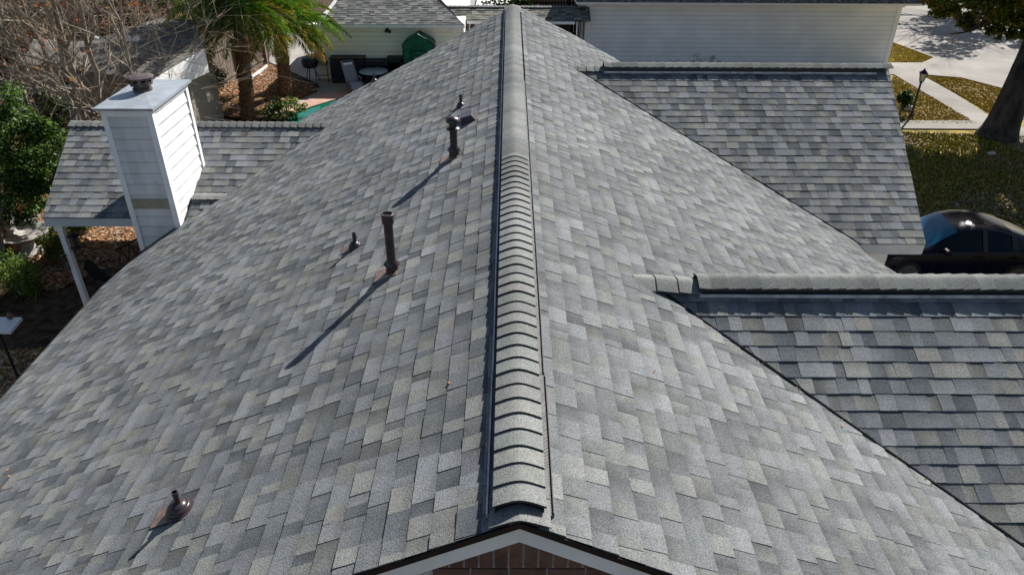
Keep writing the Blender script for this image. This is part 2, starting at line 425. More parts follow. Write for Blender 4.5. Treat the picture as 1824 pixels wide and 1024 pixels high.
# main ridge: plain cap below the vent, then the raised ridge vent
ya = onp((Vector((0,0,1)), GZ+.05), 930, 893).y; ys = onp((Vector((0,0,1)), GZ+.05), 930, 645).y; yt = onp((Vector((0,0,1)), GZ+.05), 930, 266).y
mb = MB()
cap_row(mb, (X0, YG-.01, GZ+.004), (0,1,0), (1,0,0), .38, .155, mL, mR, expo=.19, lift=.004, facing=-1, thick=.004, seed=3, r=.03)
mb.build('ridge_cap', M_CAP, house, smooth=True); mb = MB()
cap_row(mb, (X0, YF-.5, GZ+.004), (0,1,0), (1,0,0), .5, .155, mL, mR, expo=.25, lift=.004, facing=1, thick=.004, seed=4)
cap = mb.build('ridge_cap', M_CAP, house, smooth=True)
def ridge_vent(name, origin, t, p, segs, half, m1, m2, caps, lab, hgt=.05, r=.085, cm_=None):
    """segs: [(a0, a1, outer offset)], caps: [(a0, a1, facing, expo)]"""
    t = Vector(t); p = Vector(p); O = Vector(origin)
    root = MB()
    zt = Vector((0,0,1))
    for a0, a1, of in segs:            # black louvre body under the caps
        for sg, mm in ((-1, m1), (1, m2)):
            q = half-.012
            lo = -mm*q; 
            b = [O+t*a0+p*sg*q+zt*(lo+hgt), O+t*a1+p*sg*q+zt*(lo+hgt), O+t*a1+p*sg*(q+.004)+zt*(lo-.002), O+t*a0+p*sg*(q+.004)+zt*(lo-.002)]
            root.face(b if sg < 0 else b[::-1], None)
            b = [O+t*a0+zt*(hgt-.01), O+t*a1+zt*(hgt-.01), O+t*a1+p*sg*q+zt*(lo+hgt-.002), O+t*a0+p*sg*q+zt*(lo+hgt-.002)]
            root.face(b if sg > 0 else b[::-1], None)
    o = root.build(name, M_BLACKP, house); tag(o, lab)
    cm = MB()
    for i, (a0, a1, fc, ex) in enumerate(caps):
        cap_row(cm, O+t*a0, t, p, a1-a0, half, cm_ or m1, cm_ or m2, expo=ex, lift=hgt, facing=fc, thick=.011, seed=20+i, r=r, tone=(.19,.192,.184) if cm_ else (.16,.163,.157))
    cm.build('vent_cap', M_CAP, o, smooth=True)
    for sg, mm in ((-1, m1), (1, m2)):
        rb = MB(); rl = MB()
        for a0, a1, of in segs:
            xo = half+(of if sg < 0 else of*1.35); zl = -mm*xo
            # outer baffle: thin upright plate on a foot
            n = max(2, int((a1-a0)/.6)); rs = np.random.RandomState(int(abs(a0*10))+sg+5)
            pts = [(a0+(a1-a0)*i/n, xo+(rs.rand()-.5)*.0035) for i in range(n+1)]
            for (s0, x0_), (s1, x1_) in zip(pts, pts[1:]):
                A_ = O+t*s0+p*sg*x0_+zt*(zl+.006); B_ = O+t*s1+p*sg*x1_+zt*(zl+.006)
                hw = .0045 if sg < 0 else .0025; rl.mesh([A_-p*hw, A_+p*hw, A_+p*hw+zt*.03, A_-p*hw+zt*.03, B_-p*hw, B_+p*hw, B_+p*hw+zt*.03, B_-p*hw+zt*.03],
                        ((3,2,1,0),(4,5,6,7),(0,1,5,4),(1,2,6,5),(2,3,7,6),(3,0,4,7)))
            # ribs between the cap edge and the baffle
            k = a0
            while k < min(a1, a0+6.5):
                q0 = half-.006; q1 = xo-.003
                A_ = O+t*k+p*sg*q0+zt*(-mm*q0+.012); B_ = O+t*k+p*sg*q1+zt*(-mm*q1+.014)
                rb.bar(A_, B_, .0045, .012); k += .011
        r1_ = rb.build('vent_ribs', M_RIB, o); rl.build('vent_baffle', M_LIP if sg < 0 else M_RAIL, o)
    return o
rv = ridge_vent('ridge_vent', (X0, 0, GZ), (0,1,0), (1,0,0), [(ya, ys-.01, .029), (ys, YF-.35, .024)], .134, mL, mR,
     [(ya, yt-.13, -1, .131), (yt-.13, YF-.35, 1, .15)], 'long raised vent along the main ridge with curved cap shingles', hgt=.05, r=.06, cm_=.52)
# wing ridges
jx2 = onp(PR, 1130, 492).x; vx2 = atY(1240, 505, Y2).x; vx1 = atY(1075, 118, Y1).x
mb = MB()
pa_ = onp(PR, 1132, 503); pb_ = Vector((vx2+.02, Y2, Z2+.012)); cdir = (pb_-Vector((pa_.x, Y2, pa_.z+.004)))
cap_row(mb, (pa_.x, Y2, pa_.z+.006), cdir.normalized(), (0,1,0), cdir.length, .135, MW[Y2], mW, expo=cdir.length/3., lift=.004, facing=-1, thick=.008, seed=8, r=.03)
mb.build('wing_ridge_cap', M_CAP, house, smooth=True); mb = MB()
cap_row(mb, (vx(1,Y1,Z1,Y1)-.05, Y1, Z1+.004), (1,0,0), (0,1,0), vx1-vx(1,Y1,Z1,Y1)+.1, .135, mW, mW, expo=.14, lift=.006, facing=-1, thick=.008, seed=9, r=.03)
mb.build('wing_ridge_cap', M_CAP, house, smooth=True); mb = MB()
cap_row(mb, (l1.x, YL, ZL), (1,0,0), (0,1,0), -3.1-l1.x, .13, mW, mW, expo=.13, lift=.012, facing=-1, thick=.02, seed=10, r=.02, tone=(.15,.153,.147))
mb.build('wing_ridge_cap', M_CAP, house, smooth=True)
ridge_vent('ridge_vent', (0, Y2, Z2), (1,0,0), (0,1,0), [(vx2, 7.9, .018)], .128, mW, mW, [(vx2, vx2+.1, -1, .1), (vx2+.1, 7.9, 1, .143)], 'raised vent along the ridge of the nearer right wing', hgt=.058, r=.03)
ridge_vent('ridge_vent', (0, Y1, Z1), (1,0,0), (0,1,0), [(vx1, e1.x-.25, .018)], .128, mW, mW, [(vx1, vx1+.12, -1, .12), (vx1+.12, e1.x-.02, 1, .143)], 'raised vent along the ridge of the farther right wing', hgt=.075, r=.03)

# near gable: rake boards, drip edge, brick
rk = MB(); dr = MB()
for sg, mm, g_ in ((-1, mL, gk), (1, mR, gkr)):
    L_ = 6.0 if sg < 0 else 5.3
    a = Vector((X0, YG+.004, GZ)); b = a+Vector((sg*L_, g_*L_, -mm*L_))
    dn = Vector((0,0,-1))
    def strip(mbx, off_y, z0, z1, ty):
        A_ = a+Vector((0,off_y,-z0)); B_ = b+Vector((0,off_y,-z0)); t_ = Vector((0,ty,0)); h_ = Vector((0,0,-(z1-z0)))
        vs = [A_, B_, B_+h_, A_+h_, A_+t_, B_+t_, B_+h_+t_, A_+h_+t_]
        fs = [(0,3,2,1),(4,5,6,7),(0,1,5,4),(3,7,6,2),(0,4,7,3),(1,2,6,5)]
        if sg < 0: fs = [f[::-1] for f in fs]
        mbx.mesh(vs, fs)
    rk = MB(); dr = MB(); strip(dr, -.012, .006, .045, .03); strip(rk, .0, .046, .155, .022)
    dr.build('drip_edge', M_DARK, house); tag(rk.build('rake_board', M_WHITE, house), 'white rake board under the near gable edge, '+('left' if sg < 0 else 'right')+' side')

bk = MB(); mo = MB()
yb = YG+.035
mo.box((-5.3, yb+.012, 0), (5.0, yb+.2, GZ-1.9)); 
vs = [(-5.3,yb+.012,GZ-1.9),(5.0,yb+.012,GZ-1.9),(5.0,yb+.012,PRz(5.)-.14),(X0,yb+.012,GZ-.14),(-5.3,yb+.012,PLz(-5.3)-.14)]
mo.mesh(vs+[(x,y+.18,z) for x,y,z in vs], [(0,1,2,3,4),(9,8,7,6,5),(0,5,6,1),(1,6,7,2),(2,7,8,3),(3,8,9,4),(4,9,5,0)])
def topz(x): return (PLz(x) if x < X0 else PRz(x))-.15
# soldier row directly below the rake, flat courses beneath
zc = onp((Vector((0,1,0)), yb), 930, 1011).z
x = -1.3
while x < 1.5:
    wd = .066
    z1a, z1b = topz(x+.004), topz(x+wd)
    if min(z1a, z1b) > zc+.006:
        bk.mesh([(x,yb,zc),(x+wd,yb,zc),(x+wd,yb,z1b),(x,yb,z1a),(x,yb+.02,zc),(x+wd,yb+.02,zc),(x+wd,yb+.02,z1b),(x,yb+.02,z1a)], ((3,2,1,0)[::-1],(0,4,5,1),(1,5,6,2),(2,6,7,3),(3,7,4,0)))
    x += wd+.011
for k in range(8):
    z1_ = zc-.011-k*.073; z0_ = z1_-.062; x = -2.2+(.1 if k % 2 else 0)
    while x < 2.2:
        if topz(x) > z1_ and topz(x+.19) > z1_: bk.box((x,yb,z0_),(x+.19,yb+.02,z1_))
        x += .201
bo = bk.build('brickwork', M_BRICK, house); mo.build('gable_wall', M_MORTAR, house)

# eaves: fascia, gutter, walls
M_FASC = mat("pale_fascia_paint", (.5,.53,.55), .5, .3, var=.06, vscale=4)
fa = MB()
fa.box((vx(1,Y1,Z1,8.72)-.3, 8.728, wz(Y1,Z1,8.735)-.16), (e2.x-.02, 8.752, wz(Y1,Z1,8.735)-.012))
rake_f1 = fa; rake_f1.build('fascia', M_FASC, house); fa = MB()
fa.box((l2.x+.03, yle+.012, wz(YL,ZL,yle)-.15), (-5.2, yle+.045, wz(YL,ZL,yle)-.012))
# far rakes of wings
def rake(mbx, x0_, y0_, z0_, x1_, y1_, z1_, h_=.14, t_=.03):
    mbx.mesh([(x0_,y0_,z0_),(x1_,y1_,z1_),(x1_,y1_,z1_-h_),(x0_,y0_,z0_-h_),(x0_+t_,y0_,z0_),(x1_+t_,y1_,z1_),(x1_+t_,y1_,z1_-h_),(x0_+t_,y0_,z0_-h_)],
             ((3,2,1,0),(4,5,6,7),(0,1,5,4),(2,3,7,6),(1,2,6,5),(0,4,7,3)))
tag(fa.build('fascia', M_FASC, house), 'pale board under the patio roof edge'); fa = MB()
rake(fa, e1.x-.03, Y1, Z1-.015, e2.x-.03, 8.735, wz(Y1,Z1,8.735)-.013)
tag(fa.build('rake_board', M_FASC, house), 'pale end board of the farther right wing'); fa = MB()
rake(fa, l1.x-.0, YL, ZL-.02, l2.x+.0, yle+.01, wz(YL,ZL,yle)-.02)
tag(fa.build('rake_board', M_FASC, house), 'pale end board of the patio roof')
wl = MB()
wl.box((-5.2, YG+.26, 0), (-5.0, 9.6, GZ-2.45)); tag(wl.build('side_wall', M_SOFFIT, house), 'left side wall under the eave'); wl = MB(); wl.box((-4.9, 10.2, 0), (-3.5, 12.2, GZ-2.4)); wl.build('side_wall', M_SOFFIT, house); wl = MB(); wl.box((4.75, 5.6, 0), (4.9, 7.2, GZ-1.95))
wl.build('side_wall', M_SOFFIT, house)
# wing 1 wall with lap siding
sw = MB()
zt_ = wz(Y1,Z1,8.735)-.1; z_ = 0.; 
while z_ < zt_:
    z2_ = min(z_+.16, zt_)
    sw.mesh([(3.6,9.0,z_),(e2.x-.3,9.0,z_),(e2.x-.3,9.015,z2_),(3.6,9.015,z2_)], ((0,1,2,3),)); sw.face([(3.6,9.015,z_),(e2.x-.3,9.015,z_),(e2.x-.3,9.0,z_),(3.6,9.0,z_)]); z_ += .16
sw.box((3.6,9.02,0),(e2.x-.3,11.9,zt_-.02))
tag(sw.build('siding_wall', M_SIDE, house), 'pale lap siding wall below the farther right wing')
ww = MB(); ww.box((7.6, 2.6, 0),(7.8,5.2,GZ-2.)); ww.build('wing_wall', M_SOFFIT, house); ww = MB(); ww.box((2.5, 5.6, 0),(7.8,5.8,GZ-1.9)); ww.build('wing_wall', M_SOFFIT, house)
# valley lines: cut edge of the shingles, its shadow painted in near black
vm = MB()
for (yw, zw, ye) in ((Y1, Z1, 8.7), (Y2, Z2, 2.2)):
    A_ = Vector((vx(1,yw,zw,yw-.12), yw-.12, zw-MW[yw]*.12)); B_ = Vector((vx(1,yw,zw,ye), ye, zw-MW[yw]*(yw-ye)))
    M_VE = bpy.data.materials.get('cut_edge_shadow') or mat('cut_edge_shadow', (.018,.018,.02), 1., 0.)
    nk = int((B_-A_).length/.17); rv_ = np.random.RandomState(int(yw*7))
    vm = MB()
    for k in range(nk):
        j = Vector((.010+.006*rv_.rand(), 0, .005+.005*rv_.rand())); vm.bar(A_.lerp(B_, k/nk)+j, A_.lerp(B_, (k+1)/nk)+j+Vector((.004*rv_.rand(),0,0)), .009+.007*rv_.rand(), .012)
    vm.build('valley_edge', M_VE, house)

# far rake edge dark trims on the left eave
ed = MB()
ed.bar((XE-.012, YG+gk*5.6, PLz(XE)-.02), (XE-.012, 8.72, PLz(XE)-.02), .02, .05)
ed.build('eave_edge', M_DARK, house); ed = MB(); ed.bar((-5.03,10.06,PLz(-5.03)-.04), (-5.45,9.54,PLz(-5.45)-.04), .03, .09)
ed.build('eave_edge', M_DARK, house)
# patio post
po = MB(); px_, py_ = atY(104, 395, yle+.12).x, yle+.12
po.box((px_-.043, py_-.043, 0), (px_+.043, py_+.043, wz(YL,ZL,yle)-.1))
po.box((px_-.075, py_-.075, 0), (px_+.075, py_+.075, .18)); po.box((px_-.07, py_-.07, wz(YL,ZL,yle)-.26), (px_+.07, py_+.07, wz(YL,ZL,yle)-.14))
tag(po.build('porch_post', M_SIDE, house, bevel=.006), 'square white post holding up the patio roof')

# ------------------------------------------------------------------ chimney
cy0 = 10.0; cx1 = atY(267, 192, cy0).x; czt = atY(267, 192, cy0).z; cx0 = atY(176, 192, cy0).x
cy1 = atX(332, 150, cx1).y
M_CHIM_S = M_SIDE
ch = MB()
ch.box((cx0+.03, cy0+.03, 0), (cx1-.03, cy1-.03, czt-.04))
chim = ch.build('chimney', M_SIDE, house); tag(chim, 'tall white sided chimney rising beside the left slope')
sd_ = MB(); z_ = czt-.12
while z_ > 0.:
    zb = z_-.172
    sd_.face([(cx0+.02,cy0+.004,zb),(cx1-.02,cy0+.004,zb),(cx1-.02,cy0+.022,z_),(cx0+.02,cy0+.022,z_)]); sd_.face([(cx0+.02,cy0+.022,zb),(cx1-.02,cy0+.022,zb),(cx1-.02,cy0+.004,zb),(cx0+.02,cy0+.004,zb)])
    sd_.face([(cx1-.004,cy0+.02,zb),(cx1-.004,cy1-.02,zb),(cx1-.022,cy1-.02,z_),(cx1-.022,cy0+.02,z_)]); sd_.face([(cx1-.022,cy0+.02,zb),(cx1-.022,cy1-.02,zb),(cx1-.004,cy1-.02,zb),(cx1-.004,cy0+.02,zb)])
    G_ = (.5,.51,.53)  # grey joint strips draw in the shadow line under each board
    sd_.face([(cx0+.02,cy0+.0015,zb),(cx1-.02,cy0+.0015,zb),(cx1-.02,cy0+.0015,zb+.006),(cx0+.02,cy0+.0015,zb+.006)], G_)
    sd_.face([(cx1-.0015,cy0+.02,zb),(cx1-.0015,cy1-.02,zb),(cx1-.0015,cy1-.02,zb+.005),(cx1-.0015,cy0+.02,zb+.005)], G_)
    z_ = zb
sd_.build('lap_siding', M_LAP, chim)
ct = MB(); tw = .075
for (a, b) in ((cx0, cx0+tw), (cx1-tw, cx1)): ct.box((a, cy0-.008, 0), (b, cy0+.03, czt-.03))
for (a, b) in ((cy0-.0055, cy0+tw), (cy1-tw, cy1)): ct.box((cx1-.03, a, 0), (cx1+.008, b, czt-.03))
ct.box((cx0+tw+.001, cy0-.006, czt-.13), (cx1-tw-.001, cy0+.028, czt-.032)); ct.box((cx1-.028, cy0+tw+.001, czt-.11), (cx1+.006, cy1-tw-.001, czt-.032))
ct.build('corner_trim', M_WHITE, chim)
zb1 = atY(250, 372, cy0).z; zb2 = atY(250, 355, cy0).z
bb = MB(); bb.box((cx0+tw+.002, cy0-.002, zb1), (cx1-tw-.002, cy0+.02, zb2)); tag(bb.build('bare_board', M_TAN, chim), 'unpainted tan board across the chimney face')
cc = MB(); o_ = .06; a0, a1, b0, b1 = cx0-o_, cx1+o_, cy0-o_, cy1+o_
mx_, my_ = (a0+a1)/2, (b0+b1)/2
cc.box((a0,b0,czt-.035),(a1,b1,czt))
cc.mesh([(a0,b0,czt+.001),(a1,b0,czt+.001),(a1,b1,czt+.001),(a0,b1,czt+.001),(mx_,my_,czt+.05)], ((0,1,4),(1,2,4),(2,3,4),(3,0,4)))
tag(cc.build('chase_cover', M_GALV, chim), 'dented grey sheet metal cover on top of the chimney')
fl = MB(); fc = Vector((mx_-.02, my_+.02, czt+.03)); M4 = Matrix.Translation(fc)
fl.lathe([(.10,0),(.10,.05),(.085,.055),(.085,.09),(.115,.1),(.115,.16)], 20, M4)
for k in range(10):
    a = 2*math.pi*k/10; fl.bar(fc+Vector((.112*math.cos(a),.112*math.sin(a),.12)), fc+Vector((.125*math.cos(a),.125*math.sin(a),.2)), .03, .006)
fl.lathe([(.0,.2),(.135,.195),(.14,.2),(.14,.222),(.13,.228),(0,.235)], 22, M4)
fl.v = [tuple(fc+Vector(((p_[0]-fc.x)*1.35, (p_[1]-fc.y)*1.35, (p_[2]-fc.z)*.95))) for p_ in fl.v]
tag(fl.build('flue_cap', M_RUST, chim, smooth=True), 'round dark metal flue cap on the chimney')
# cricket beside chimney
ck = MB()
kz = onp(PL, 398, 350); ka = Vector((cx1+.01, kz.y, kz.z+.01)); kb = Vector((kz.x+.05, kz.y, kz.z+.01))
run = kz.y-10.02
shingles('cricket_roof', house, (0, kz.y, kz.z+.01), (1,0,0), (0,-1,-.42), run*math.sqrt(1+.42**2), ([(0, ka.x+.02),(2, ka.x+.02)],[(0, kb.x),(2, kb.x-.75)]), 12, thick=1.4)
mb = MB(); cap_row(mb, ka+Vector((.02,0,.0)), (1,0,0), (0,1,0), kb.x-ka.x+.1, .12, .42, .42, expo=.12, lift=.012, facing=-1, thick=.01, seed=31)
mb.face([ka, kb, (kb.x, kz.y+.5, kz.z-.21), (ka.x, kz.y+.5, kz.z-.21)], (.17,.17,.17))
tag(mb.build('cricket_cap', M_CAP, house, smooth=True), 'little ridge between the chimney and the left slope')

# ------------------------------------------------------------------ pipes on the left slope
def dome(mb_, B, r_, h_, tilt):
    mb_.lathe([(r_,0),(r_*1.02,h_*.16),(r_*.93,h_*.26),(r_*.86,h_*.27),(r_*.84,h_*.46),(r_*.76,h_*.56),(r_*.68,h_*.57),(r_*.62,h_*.74),(r_*.5,h_*.86),(r_*.34,h_*.95),(r_*.22,h_*1.12)], 24, Matrix.Translation(B) @ tilt)
tiltL = Matrix.Rotation(-math.atan(mL)*.75, 4, 'Y')
def vent_small(u, v, r_, H, dr_, lab, flash=True):
    B = onp(PL, u, v); mb_ = MB()
    mb_.tube([B, B+Vector((0,0,H))], r_, 14, cap=False)
    mb_.tube([B+Vector((0,0,H-.03)), B+Vector((0,0,H)), B+Vector((0,0,H)), B+Vector((0,0,H-.03))], [r_*1.1, r_*1.1, r_*.75, r_*.75], 14, cap=False)
    mb_.lathe([(r_*.72,H-.05),(0.,H-.052)], 12, Matrix.Translation(B))
    o = mb_.build('vent_pipe', M_PIPE, house, smooth=True); tag(o, lab)
    d_ = MB(); dome(d_, B+Vector((0,0,.0)), dr_, dr_*.85, tiltL); d_.build('pipe_collar', M_PIPE, o, smooth=True)
    if flash:
        f_ = MB(); ax = Vector((0,1,0)); dn = Vector((-1,0,-mL)).normalized(); N_ = Vector((-mL,0,1)).normalized()*.013
        wv = dr_*.85; q = [B+N_-ax*wv-dn*dr_*.3, B+N_-ax*wv+dn*dr_*2.0, B+N_+ax*wv+dn*dr_*2.0, B+N_+ax*wv-dn*dr_*.3]
        f_.mesh(q+[p_-N_*.4 for p_ in q], ((0,1,2,3),(0,4,5,1),(1,5,6,2),(2,6,7,3),(3,7,4,0))); f_.build('flashing', M_FLASH, o)
    return o
vent_small(322, 910, .019, .18, .1, 'short brown vent pipe with a glossy ringed collar, nearest the camera')
vent_small(633, 440, .019, .16, .075, 'short brown vent pipe left of the tallest pipe')
vent_small(821, 190, .02, .165, .07, 'short dark vent pipe farthest up the slope, above the flat hood')
vent_small(667, 146, .02, .17, .07, 'tiny vent pipe low on the far left slope near the patio', False)
def vent_big(u, v, H, r_, lab, top):
    B = onp(PL, u, v); o_ = MB(); T = Matrix.Translation(B)
    o_.lathe([(r_,-.03),(r_,H*.5),(r_*1.04,H*.5),(r_*1.04,H*.52),(r_,H*.52),(r_,H-.02)], 18, T)
    o = o_.build('vent_pipe', M_PIPE, house, smooth=True); tag(o, lab)
    c_ = MB()
    if top == 'ring':
        c_.lathe([(r_,H-.09),(r_*1.28,H-.085),(r_*1.32,H),(r_*1.1,H+.004),(r_*1.05,H-.012),(0,H-.014)], 18, T)
    else:
        c_.lathe([(r_,H-.13),(r_*1.75,H-.115),(r_*1.8,H-.10),(r_*1.1,H-.085),(r_*1.05,H-.03),(r_*1.2,H-.03),(r_*1.8,H-.03),(r_*1.85,H-.01),(r_*1.4,H+.02),(0,H+.034)], 20, T)
    c_.build('pipe_cap', M_PIPE, o, smooth=True)
    s_ = MB(); s_.lathe([(r_,.13),(r_*1.75,.085),(r_*1.75,.078),(r_*1.3,.07),(r_*1.45,.0),(r_*1.9,-.05)], 20, T); s_.build('storm_collar', M_PIPE, o, smooth=True)
    f_ = MB(); ax = Vector((0,1,0)); dn = Vector((-1,0,-mL)).normalized(); N_ = Vector((-mL,0,1)).normalized()*.013
    q = [B+N_-ax*.1-dn*.06, B+N_-ax*.1+dn*.17, B+N_+ax*.1+dn*.17, B+N_+ax*.1-dn*.06]
    f_.mesh(q+[p_-N_*.4 for p_ in q], ((0,1,2,3),(0,4,5,1),(1,5,6,2),(2,6,7,3),(3,7,4,0))); f_.build('flashing', M_FLASH, o)
vent_big(699, 484, .57, .041, 'tallest dark brown vent pipe with a ring cap', 'ring')
vent_big(809, 279, .44, .044, 'thick dark vent pipe under a mushroom cap', 'mush')
# low hooded exhaust
B = onp(PL, 836, 214); hd = MB(); dn = Vector((-1,0,-mL)).normalized(); ax = Vector((0,1,0)); N_ = Vector((-mL,0,1)).normalized()
def hp(a, s, n_): return B+ax*a+dn*s+N_*n_
hd.mesh([hp(-.13,-.1,.008), hp(-.13,.1,.008), hp(.13,.1,.008), hp(.13,-.1,.008), hp(-.11,-.07,.08), hp(-.12,.08,.1), hp(.12,.08,.1), hp(.11,-.07,.08)],
        ((4,5,6,7),(0,1,5,4),(1,2,6,5),(2,3,7,6),(3,0,4,7)))
tag(hd.build('roof_hood', M_PIPE, house, bevel=.004), 'small flat metal exhaust hood beside the mushroom capped pipe')

# ================================================================== GROUND
M_GROUND = mat("brown_litter_ground", (.03,.022,.014), .95, .1, col2=(.1,.07,.045), vscale=5, detail=8, bump=.6, bscale=25)
M_LAWN = mat("winter_lawn", (.09,.085,.018), .95, .1, col2=(.34,.25,.08), vscale=2.2, detail=10, bump=.7, bscale=30, contrast=(.38,.62))
M_CONC = mat("pale_concrete", (.18,.168,.155), .9, .2, col2=(.28,.262,.24), vscale=.5, detail=8, bump=.1, bscale=30)
M_PATIO = mat("patio_concrete", (.26,.25,.23), .85, .2, col2=(.36,.34,.31), vscale=1.1, detail=8, bump=.1, bscale=20)
M_MULCH = mat("pine_bark_mulch", (.09,.04,.018), .95, .1, col2=(.26,.125,.055), vscale=14, detail=8, bump=.9, bscale=40)
M_PINK = mat("pink_brick_coping", (.36,.22,.17), .8, .2, col2=(.46,.3,.24), vscale=3, detail=6)
M_WATER = mat("green_pool_water", (.0,.09,.06), .05, .5, col2=(.0,.14,.08), vscale=2)

def sheet(name, pts, z, matl, kind='structure', thick=None):
    mb = MB(); mb.face([(p[0], p[1], z) for p in pts])
    if thick:
        n = len(pts)
        for i in range(n):
            a, b = pts[i], pts[(i+1) % n]; mb.face([(a[0],a[1],z-thick),(b[0],b[1],z-thick),(b[0],b[1],z),(a[0],a[1],z)])
    o = mb.build(name, matl); tag(o, None, None, None, kind)
    me = o.data
    if me.polygons[0].normal.z < 0: me.flip_normals()
    return o
def px(*uv): return [at(u, v, 0.) for u, v in uv]
sheet('ground', [(-220,-60),(220,-60),(220,320),(-220,320)], 0., M_GROUND)
sheet('lawn', [(5.5,-20),(60,-20),(60,90),(9,90),(9,36),(17,36),(5.5,12)], .004, M_LAWN)
# street / drive of pale concrete, walks
street = px((1500,-60),(1500,78),(1590,77),(1662,104),(1640,115),(1640,134),(1712,140),(1790,160),(1900,190),(2300,260),(2300,-60))
sheet('street', street, .04, M_CONC)
jb = MB()
for a_, b_ in ((at(1600,84,0),at(1800,82,0)),(at(1640,40,0),at(1830,42,0))):
    a_.z = b_.z = .041; jb.bar(a_, b_, .05, .006)
tag(jb.build('street_joints', mat('concrete_joint', (.09,.085,.08), .95, .1)), None, None, None, 'structure')
sheet('path', px((1560,113),(1662,113),(1640,134),(1700,168),(1768,212),(1830,250),(1990,330),(1960,352),(1800,262),(1736,222),(1690,192),(1592,134),(1560,134)), .03, M_CONC)
sheet('path', px((1560,217),(1740,217),(1830,230),(1960,238),(1960,252),(1800,244),(1740,232),(1560,231)), .05, M_CONC)
sheet('path', [(4.9,6.5),(12,6.5),(12,15.2),(4.9,15.2)], .012, mat("driveway_concrete", (.2,.195,.18), .9, .2, var=.2, vscale=2))
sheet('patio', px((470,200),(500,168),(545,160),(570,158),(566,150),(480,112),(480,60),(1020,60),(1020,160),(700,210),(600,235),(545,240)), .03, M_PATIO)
sheet('patio', [(-9.8,2),(-5,2),(-5,14.2),(-9.0,13.2),(-9.8,11.5)], .03, mat("shaded_patio_concrete", (.045,.038,.032), .9, .2, var=.25, vscale=2))  # darker copy of the concrete, the shade put into its colour
sheet('mulch_bed', px((360,205),(400,150),(452,118),(472,112),(520,140),(563,158),(566,166),(528,182),(478,192),(440,215)), .06, M_MULCH)
sheet('pool_coping', px((500,196),(541,184),(568,173),(624,161),(760,136),(760,146),(618,174),(588,183),(551,194.5),(500,216),(480,216)), .07, M_PINK)
sheet('pool_water', px((500,216),(551,194.5),(588,183),(618,174),(760,146),(760,260),(540,260)), .035, M_WATER)
sheet('mulch_bed', px((60,390),(260,380),(260,470),(220,490),(110,500),(70,470)), .02, M_MULCH)
sheet('lawn', [(-20,1),(-9.9,1),(-9.9,10.4),(-10.6,10.9),(-12,10.7),(-20,11.5)], .004, M_LAWN)

# ------------------------------------------------------------------ litter
M_LEAF = mat("dry_leaf", (1,1,1), .95, .05, attr=True)
def leaf_quad(mb, p, r_, rs, col, flat=.5):
    a = rs.rand()*6.283; t = Vector((math.cos(a), math.sin(a), (rs.rand()-.5)*flat)); b = Vector((-math.sin(a), math.cos(a), (rs.rand()-.5)*flat))*.6
    p = Vector(p); k = .25*r_
    mb.face([p-t*r_, p-b*r_*.8+t*k, p+t*r_, p+b*r_-t*k], col)
def in_poly(x, y, poly):
    c = False; n = len(poly)
    for i in range(n):
        x1, y1 = poly[i][0], poly[i][1]; x2, y2 = poly[i-1][0], poly[i-1][1]
        if (y1 > y) != (y2 > y) and x < (x2-x1)*(y-y1)/(y2-y1)+x1: c = not c
    return c
BROWN = [(.3,.17,.09), (.22,.11,.05), (.38,.26,.17), (.14,.07,.035), (.42,.33,.25), (.3,.13,.05)]
def litter(name, poly, n, size, seed, pal, z=.03, clump=None):
    rs = np.random.RandomState(seed); mb = MB()
    xs = [p[0] for p in poly]; ys = [p[1] for p in poly]; k = 0; tries = 0
    cl = [(min(xs)+rs.rand()*(max(xs)-min(xs)), min(ys)+rs.rand()*(max(ys)-min(ys))) for _ in range(clump or 0)]
    while k < n and tries < n*12:
        tries += 1
        if cl and rs.rand() < .75:
            c = cl[rs.randint(len(cl))]; x = c[0]+rs.randn()*.7; y = c[1]+rs.randn()*.5
        else: x = min(xs)+rs.rand()*(max(xs)-min(xs)); y = min(ys)+rs.rand()*(max(ys)-min(ys))
        if not in_poly(x, y, poly): continue
        c = np.array(pal[rs.randint(len(pal))])*(.7+.6*rs.rand())
        leaf_quad(mb, (x, y, z+rs.rand()*.05), size*(.6+.8*rs.rand()), rs, tuple(c)); k += 1
    o = mb.build(name, M_LEAF); tag(o, None, None, None, 'stuff'); return o
litter('leaf_litter', px((362,205),(400,152),(452,120),(472,114),(520,141),(563,159),(564,165),(528,181),(478,191),(440,214)), 5200, .055, 1, BROWN, .07)
litter('leaf_litter', px((40,400),(70,378),(260,378),(262,470),(235,490),(180,482),(100,520),(60,520)), 7000, .055, 2, BROWN, .03)
litter('leaf_litter', px((-30,628),(75,628),(60,690),(0,745)), 2600, .05, 3, BROWN+[(.2,.22,.06)], .03)
litter('leaf_litter', px((1592,136),(1690,192),(1740,222),(1560,222)), 700, .04, 4, [(.26,.17,.08),(.2,.14,.06),(.32,.24,.13)], .03, 14)
litter('leaf_litter', px((1600,236),(1990,250),(1990,420),(1620,420)), 2300, .045, 5, [(.2,.13,.1),(.26,.2,.16),(.13,.08,.06),(.3,.25,.22)], .03, 12)
litter('leaf_litter', px((1650,140),(1790,160),(1770,206),(1700,166)), 350, .045, 6, [(.26,.17,.08),(.2,.14,.06),(.32,.24,.13)], .05, 8)
litter('leaf_litter', px((0,60),(160,20),(420,20),(400,200),(0,330)), 5000, .08, 7, BROWN+[(.4,.14,.06)], .03)
